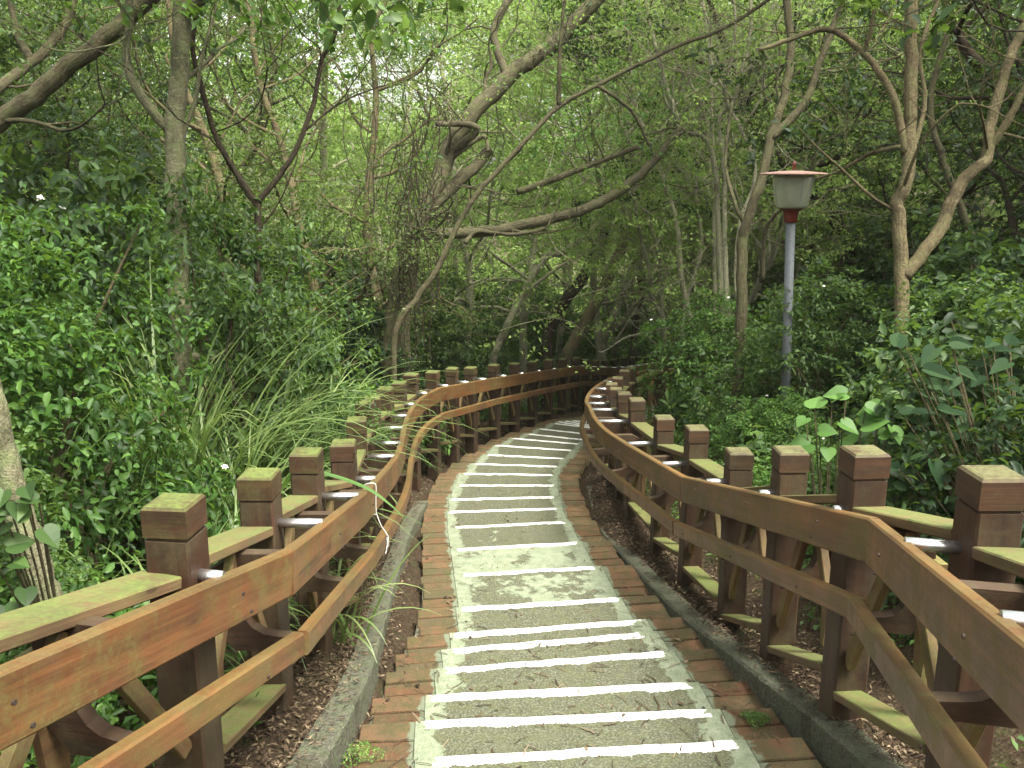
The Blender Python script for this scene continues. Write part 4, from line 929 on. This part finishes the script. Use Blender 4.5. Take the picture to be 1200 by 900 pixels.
def litter():
    rng = np.random.default_rng(81); n = 26000
    y = rng.uniform(.8, 17, n); side = rng.choice([-1, 1], n); d = side * np.abs(rng.normal(1.12, .2, n)); d = np.where(np.abs(d) < .93, np.sign(d) * rng.uniform(.93, 1.4, n), d)
    x = np.interp(y, CY, CX) + d; C = np.stack([x, y, G(x, y) + rng.uniform(.003, .025, n)], -1)
    V, Fc = leaf_arrays(C, .034, .012, rng, 1.6, None, 0)
    kc = []
    for p, wd, sd_ in KPTS:
        for _ in range(10): kc.append([p.x + sd_ * (.02 + wd * 1.1 * rng.random() ** .6), p.y + rng.uniform(-.06, .06), p.z + .006 + rng.uniform(0, .012)])
    V2, F2 = leaf_arrays(np.array(kc), .034, .008, rng, 1.6, None, 0); F2 = F2 + len(V); V = np.concatenate([V, V2]); Fc = np.concatenate([Fc, F2])
    link = tri_mesh('leaf_litter', V, Fc, LITTER); tag(link_mesh('leaf_litter', link, None), 'dry brown leaf litter in the gutters beside the steps', 'leaf litter', kind='stuff')
    # twigs and needles on the treads
    V = []; Fc = []; k = 0
    def add(c, an, ln, w_, up_):
        nonlocal k
        d = np.array([math.cos(an), math.sin(an), 0]); s = np.array([-d[1], d[0], 0])
        md = c + d * ln * .5 + s * ln * rng.uniform(-.12, .12) + np.array([0, 0, up_])
        for p in (c, md, c + d * ln): V.append(p - s * w_); V.append(p + s * w_)
        Fc.extend([[k, k + 1, k + 3], [k, k + 3, k + 2], [k + 2, k + 3, k + 5], [k + 2, k + 5, k + 4]]); k += 6
    for i in range(2400):
        q = int(rng.integers(1, len(L) - 25)); a = rng.uniform(.02, .98); t = rng.uniform(.02, .95)
        p = L[q][0].lerp(L[q][1], a); p2 = L[q - 1][0].lerp(L[q - 1][1], a); p = p.lerp(Vector((p2.x, p2.y, p.z)), t)
        if rng.random() < .5: a = a ** 2 if a < .5 else 1 - (1 - a) ** 2
        add(np.array([p.x, p.y, p.z + .006]), rng.uniform(0, 6.28), rng.uniform(.02, .09) * (2.0 if rng.random() < .05 else 1), rng.uniform(.0012, .0034), .004)
    for i in range(140):
        q = int(rng.integers(1, 18)); a = rng.choice([rng.uniform(.0, .16), rng.uniform(.84, 1), rng.uniform(0, 1)]); p = L[q][0].lerp(L[q][1], a); p2 = L[q - 1][0].lerp(L[q - 1][1], a); p = p.lerp(Vector((p2.x, p2.y, p.z)), rng.uniform(.05, .9))
        c = np.array([p.x, p.y, p.z + .005]); an = rng.uniform(0, 6.28); ln = rng.uniform(.02, .045); d = np.array([math.cos(an), math.sin(an), rng.uniform(-.05, .15)]); s_ = np.array([-d[1], d[0], 0]) * ln * .28
        V += [c, c + d * ln * .5 + s_ + [0, 0, .004], c + d * ln + [0, 0, .003], c + d * ln * .5 - s_ + [0, 0, .006]]; Fc += [[k, k + 1, k + 2], [k, k + 2, k + 3]]; k += 4
    o = link_mesh('fallen_needles', tri_mesh('fallen_needles', np.array(V), np.array(Fc), LITTER), None); tag(o, 'scattered dry needles and twigs lying on the steps', 'litter', kind='stuff')
litter()
def moss(u, v, D, r, label, seed):
    rng = np.random.default_rng(seed); p = at_z(u, v, D); n = 420; an = rng.uniform(0, 6.28, n); rr_ = r * rng.uniform(0, 1, n) ** .6 * (1 + .25 * np.sin(3 * an + seed))
    C = np.stack([p.x + rr_ * np.cos(an), p.y + rr_ * np.sin(an), p.z + .004 + .018 * (1 - (rr_ / r / 1.25) ** 2)], -1); V, Fc = leaf_arrays(C, .012, .006, rng, .9, None, -.6)
    tag(link_mesh('moss', tri_mesh('moss', V, Fc, LF_BRIGHT), None), label, 'moss')
moss(886, 845, 2.385, .06, 'green moss cushion on the right brick edging near the second white stripe', 1)
moss(424, 886, 2.30, .08, 'larger green moss patch on the left brick edging at the bottom of the stairs', 2)
def woods():
    rng = np.random.default_rng(91); n = 70000
    th = rng.uniform(-.62, .62, n // 10); R_ = rng.uniform(46, 56, n // 10); x = R_ * np.sin(th) * 1.15; y = R_ * np.cos(th)
    z = G(x, y) + rng.uniform(0, 1, n // 10) ** .9 * (12.5 + 3 * np.sin(th * 9) + 2.5 * np.sin(th * 23 + 1))
    C, out = cluster_pts(np.stack([x, y, z], -1), .9, 10, rng, .6); V, Fc = leaf_arrays(C, .42, .26, rng, .4)
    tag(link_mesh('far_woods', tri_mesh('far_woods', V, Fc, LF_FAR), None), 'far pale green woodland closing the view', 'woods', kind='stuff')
woods()

# --- string tied round the rails, single grass blade over the rail
def string():
    d, q, rt = nearest(rA, cf(-.77, .56, 5.0)); s_ = Vector((rt.y, -rt.x, 0)).normalized()      # s_ points to the path
    U = Vector((0, 0, 1)); f = .006
    loop = [q - s_ * (.048 + f) - U * .10, q - s_ * (.048 + f) + U * -.01, q - s_ * .03 + U * .007, q + s_ * f * .5 + U * .006, q + s_ * (f + .004) - U * .02, q + s_ * f - U * .11, q + s_ * f - U * .165, q - s_ * .0 - U * .176, q - s_ * .04 - U * .172]
    m = MB().tube(crom(loop, 5), .0028, 6)
    k = q + s_ * (.055 + f) - U * .315
    hang = [q + s_ * f - U * .165, q + s_ * (.03) - U * .24, k + U * .02, k + s_ * .008 - U * .02, k + s_ * .006 - U * .06]
    m.tube(crom(hang, 5), .0026, 6)
    for a_, r_ in ((0, .014), (2.1, .012), (4.2, .013)):            # the knot
        e = rt * math.cos(a_) * r_ + U * math.sin(a_) * r_
        m.tube(crom([k, k + e + s_ * .008, k + e * 1.6 + s_ * .003, k - e * .4 + s_ * .007, k], 4), .0026, 6)
    m.tube(crom([k, k + rt * -.05 + s_ * .008 - U * .03, k + rt * -.11 + s_ * .004 - U * .075], 5), .002, 6)
    tag(m.build('string', simple('white_string', (.5, .49, .45), .8, 0, .2, .1), smooth=True), 'white string knotted around the left fence rails', 'string')
    b = g3(-1.5, 4.75); P = crom([b, b + Vector((.05, .0, .55)), at(345, 552, 4.75), at(385, 556, 4.7), at(430, 572, 4.75), at(458, 592, 4.75), at(476, 609, 4.75)], 6)
    m = MB(); n = len(P); vs = []
    for i, p in enumerate(P):
        t = (P[min(i + 1, n - 1)] - P[max(i - 1, 0)]).normalized(); w_ = .010 * min(1, (n - 1 - i) / 12 + .05); s2 = t.cross(Vector((.5, -.6, .6))).normalized() * w_
        vs += [p - s2, p - t.cross(s2) * .25, p + s2]
    fs = []
    for i in range(n - 1): fs += [[3 * i, 3 * i + 1, 3 * i + 4, 3 * i + 3], [3 * i + 1, 3 * i + 2, 3 * i + 5, 3 * i + 4]]
    m.add(vs, fs)
    tag(m.build('long_grass', LF_LIME), 'single long green grass blade lying across the left rail', 'grass')
string()

# ------------------------------------------------------------------ the faint haze between the trees
def haze():
    m = MB(); x0, x1, y0, y1, z0, z1 = -130, 130, -45, 170, -60, 22
    v = [Vector((x, y, z)) for z in (z0, z1) for y in (y0, y1) for x in (x0, x1)]
    m.add(v, [[0, 2, 3, 1], [4, 5, 7, 6], [0, 1, 5, 4], [2, 6, 7, 3], [0, 4, 6, 2], [1, 3, 7, 5]])
    mt = bpy.data.materials.new('haze'); mt.use_nodes = True; n = mt.node_tree; n.nodes.remove(n.nodes['Principled BSDF'])
    pv = n.nodes.new('ShaderNodeVolumePrincipled'); pv.inputs['Color'].default_value = (.93, .96, .85, 1); pv.inputs['Density'].default_value = HAZE; pv.inputs['Anisotropy'].default_value = .2
    n.links.new(pv.outputs[0], n.nodes['Material Output'].inputs['Volume'])
    tag(m.build('haze', mt), 'thin pale haze hanging between the trees', kind='stuff')
HAZE = .0005
if HAZE: haze()
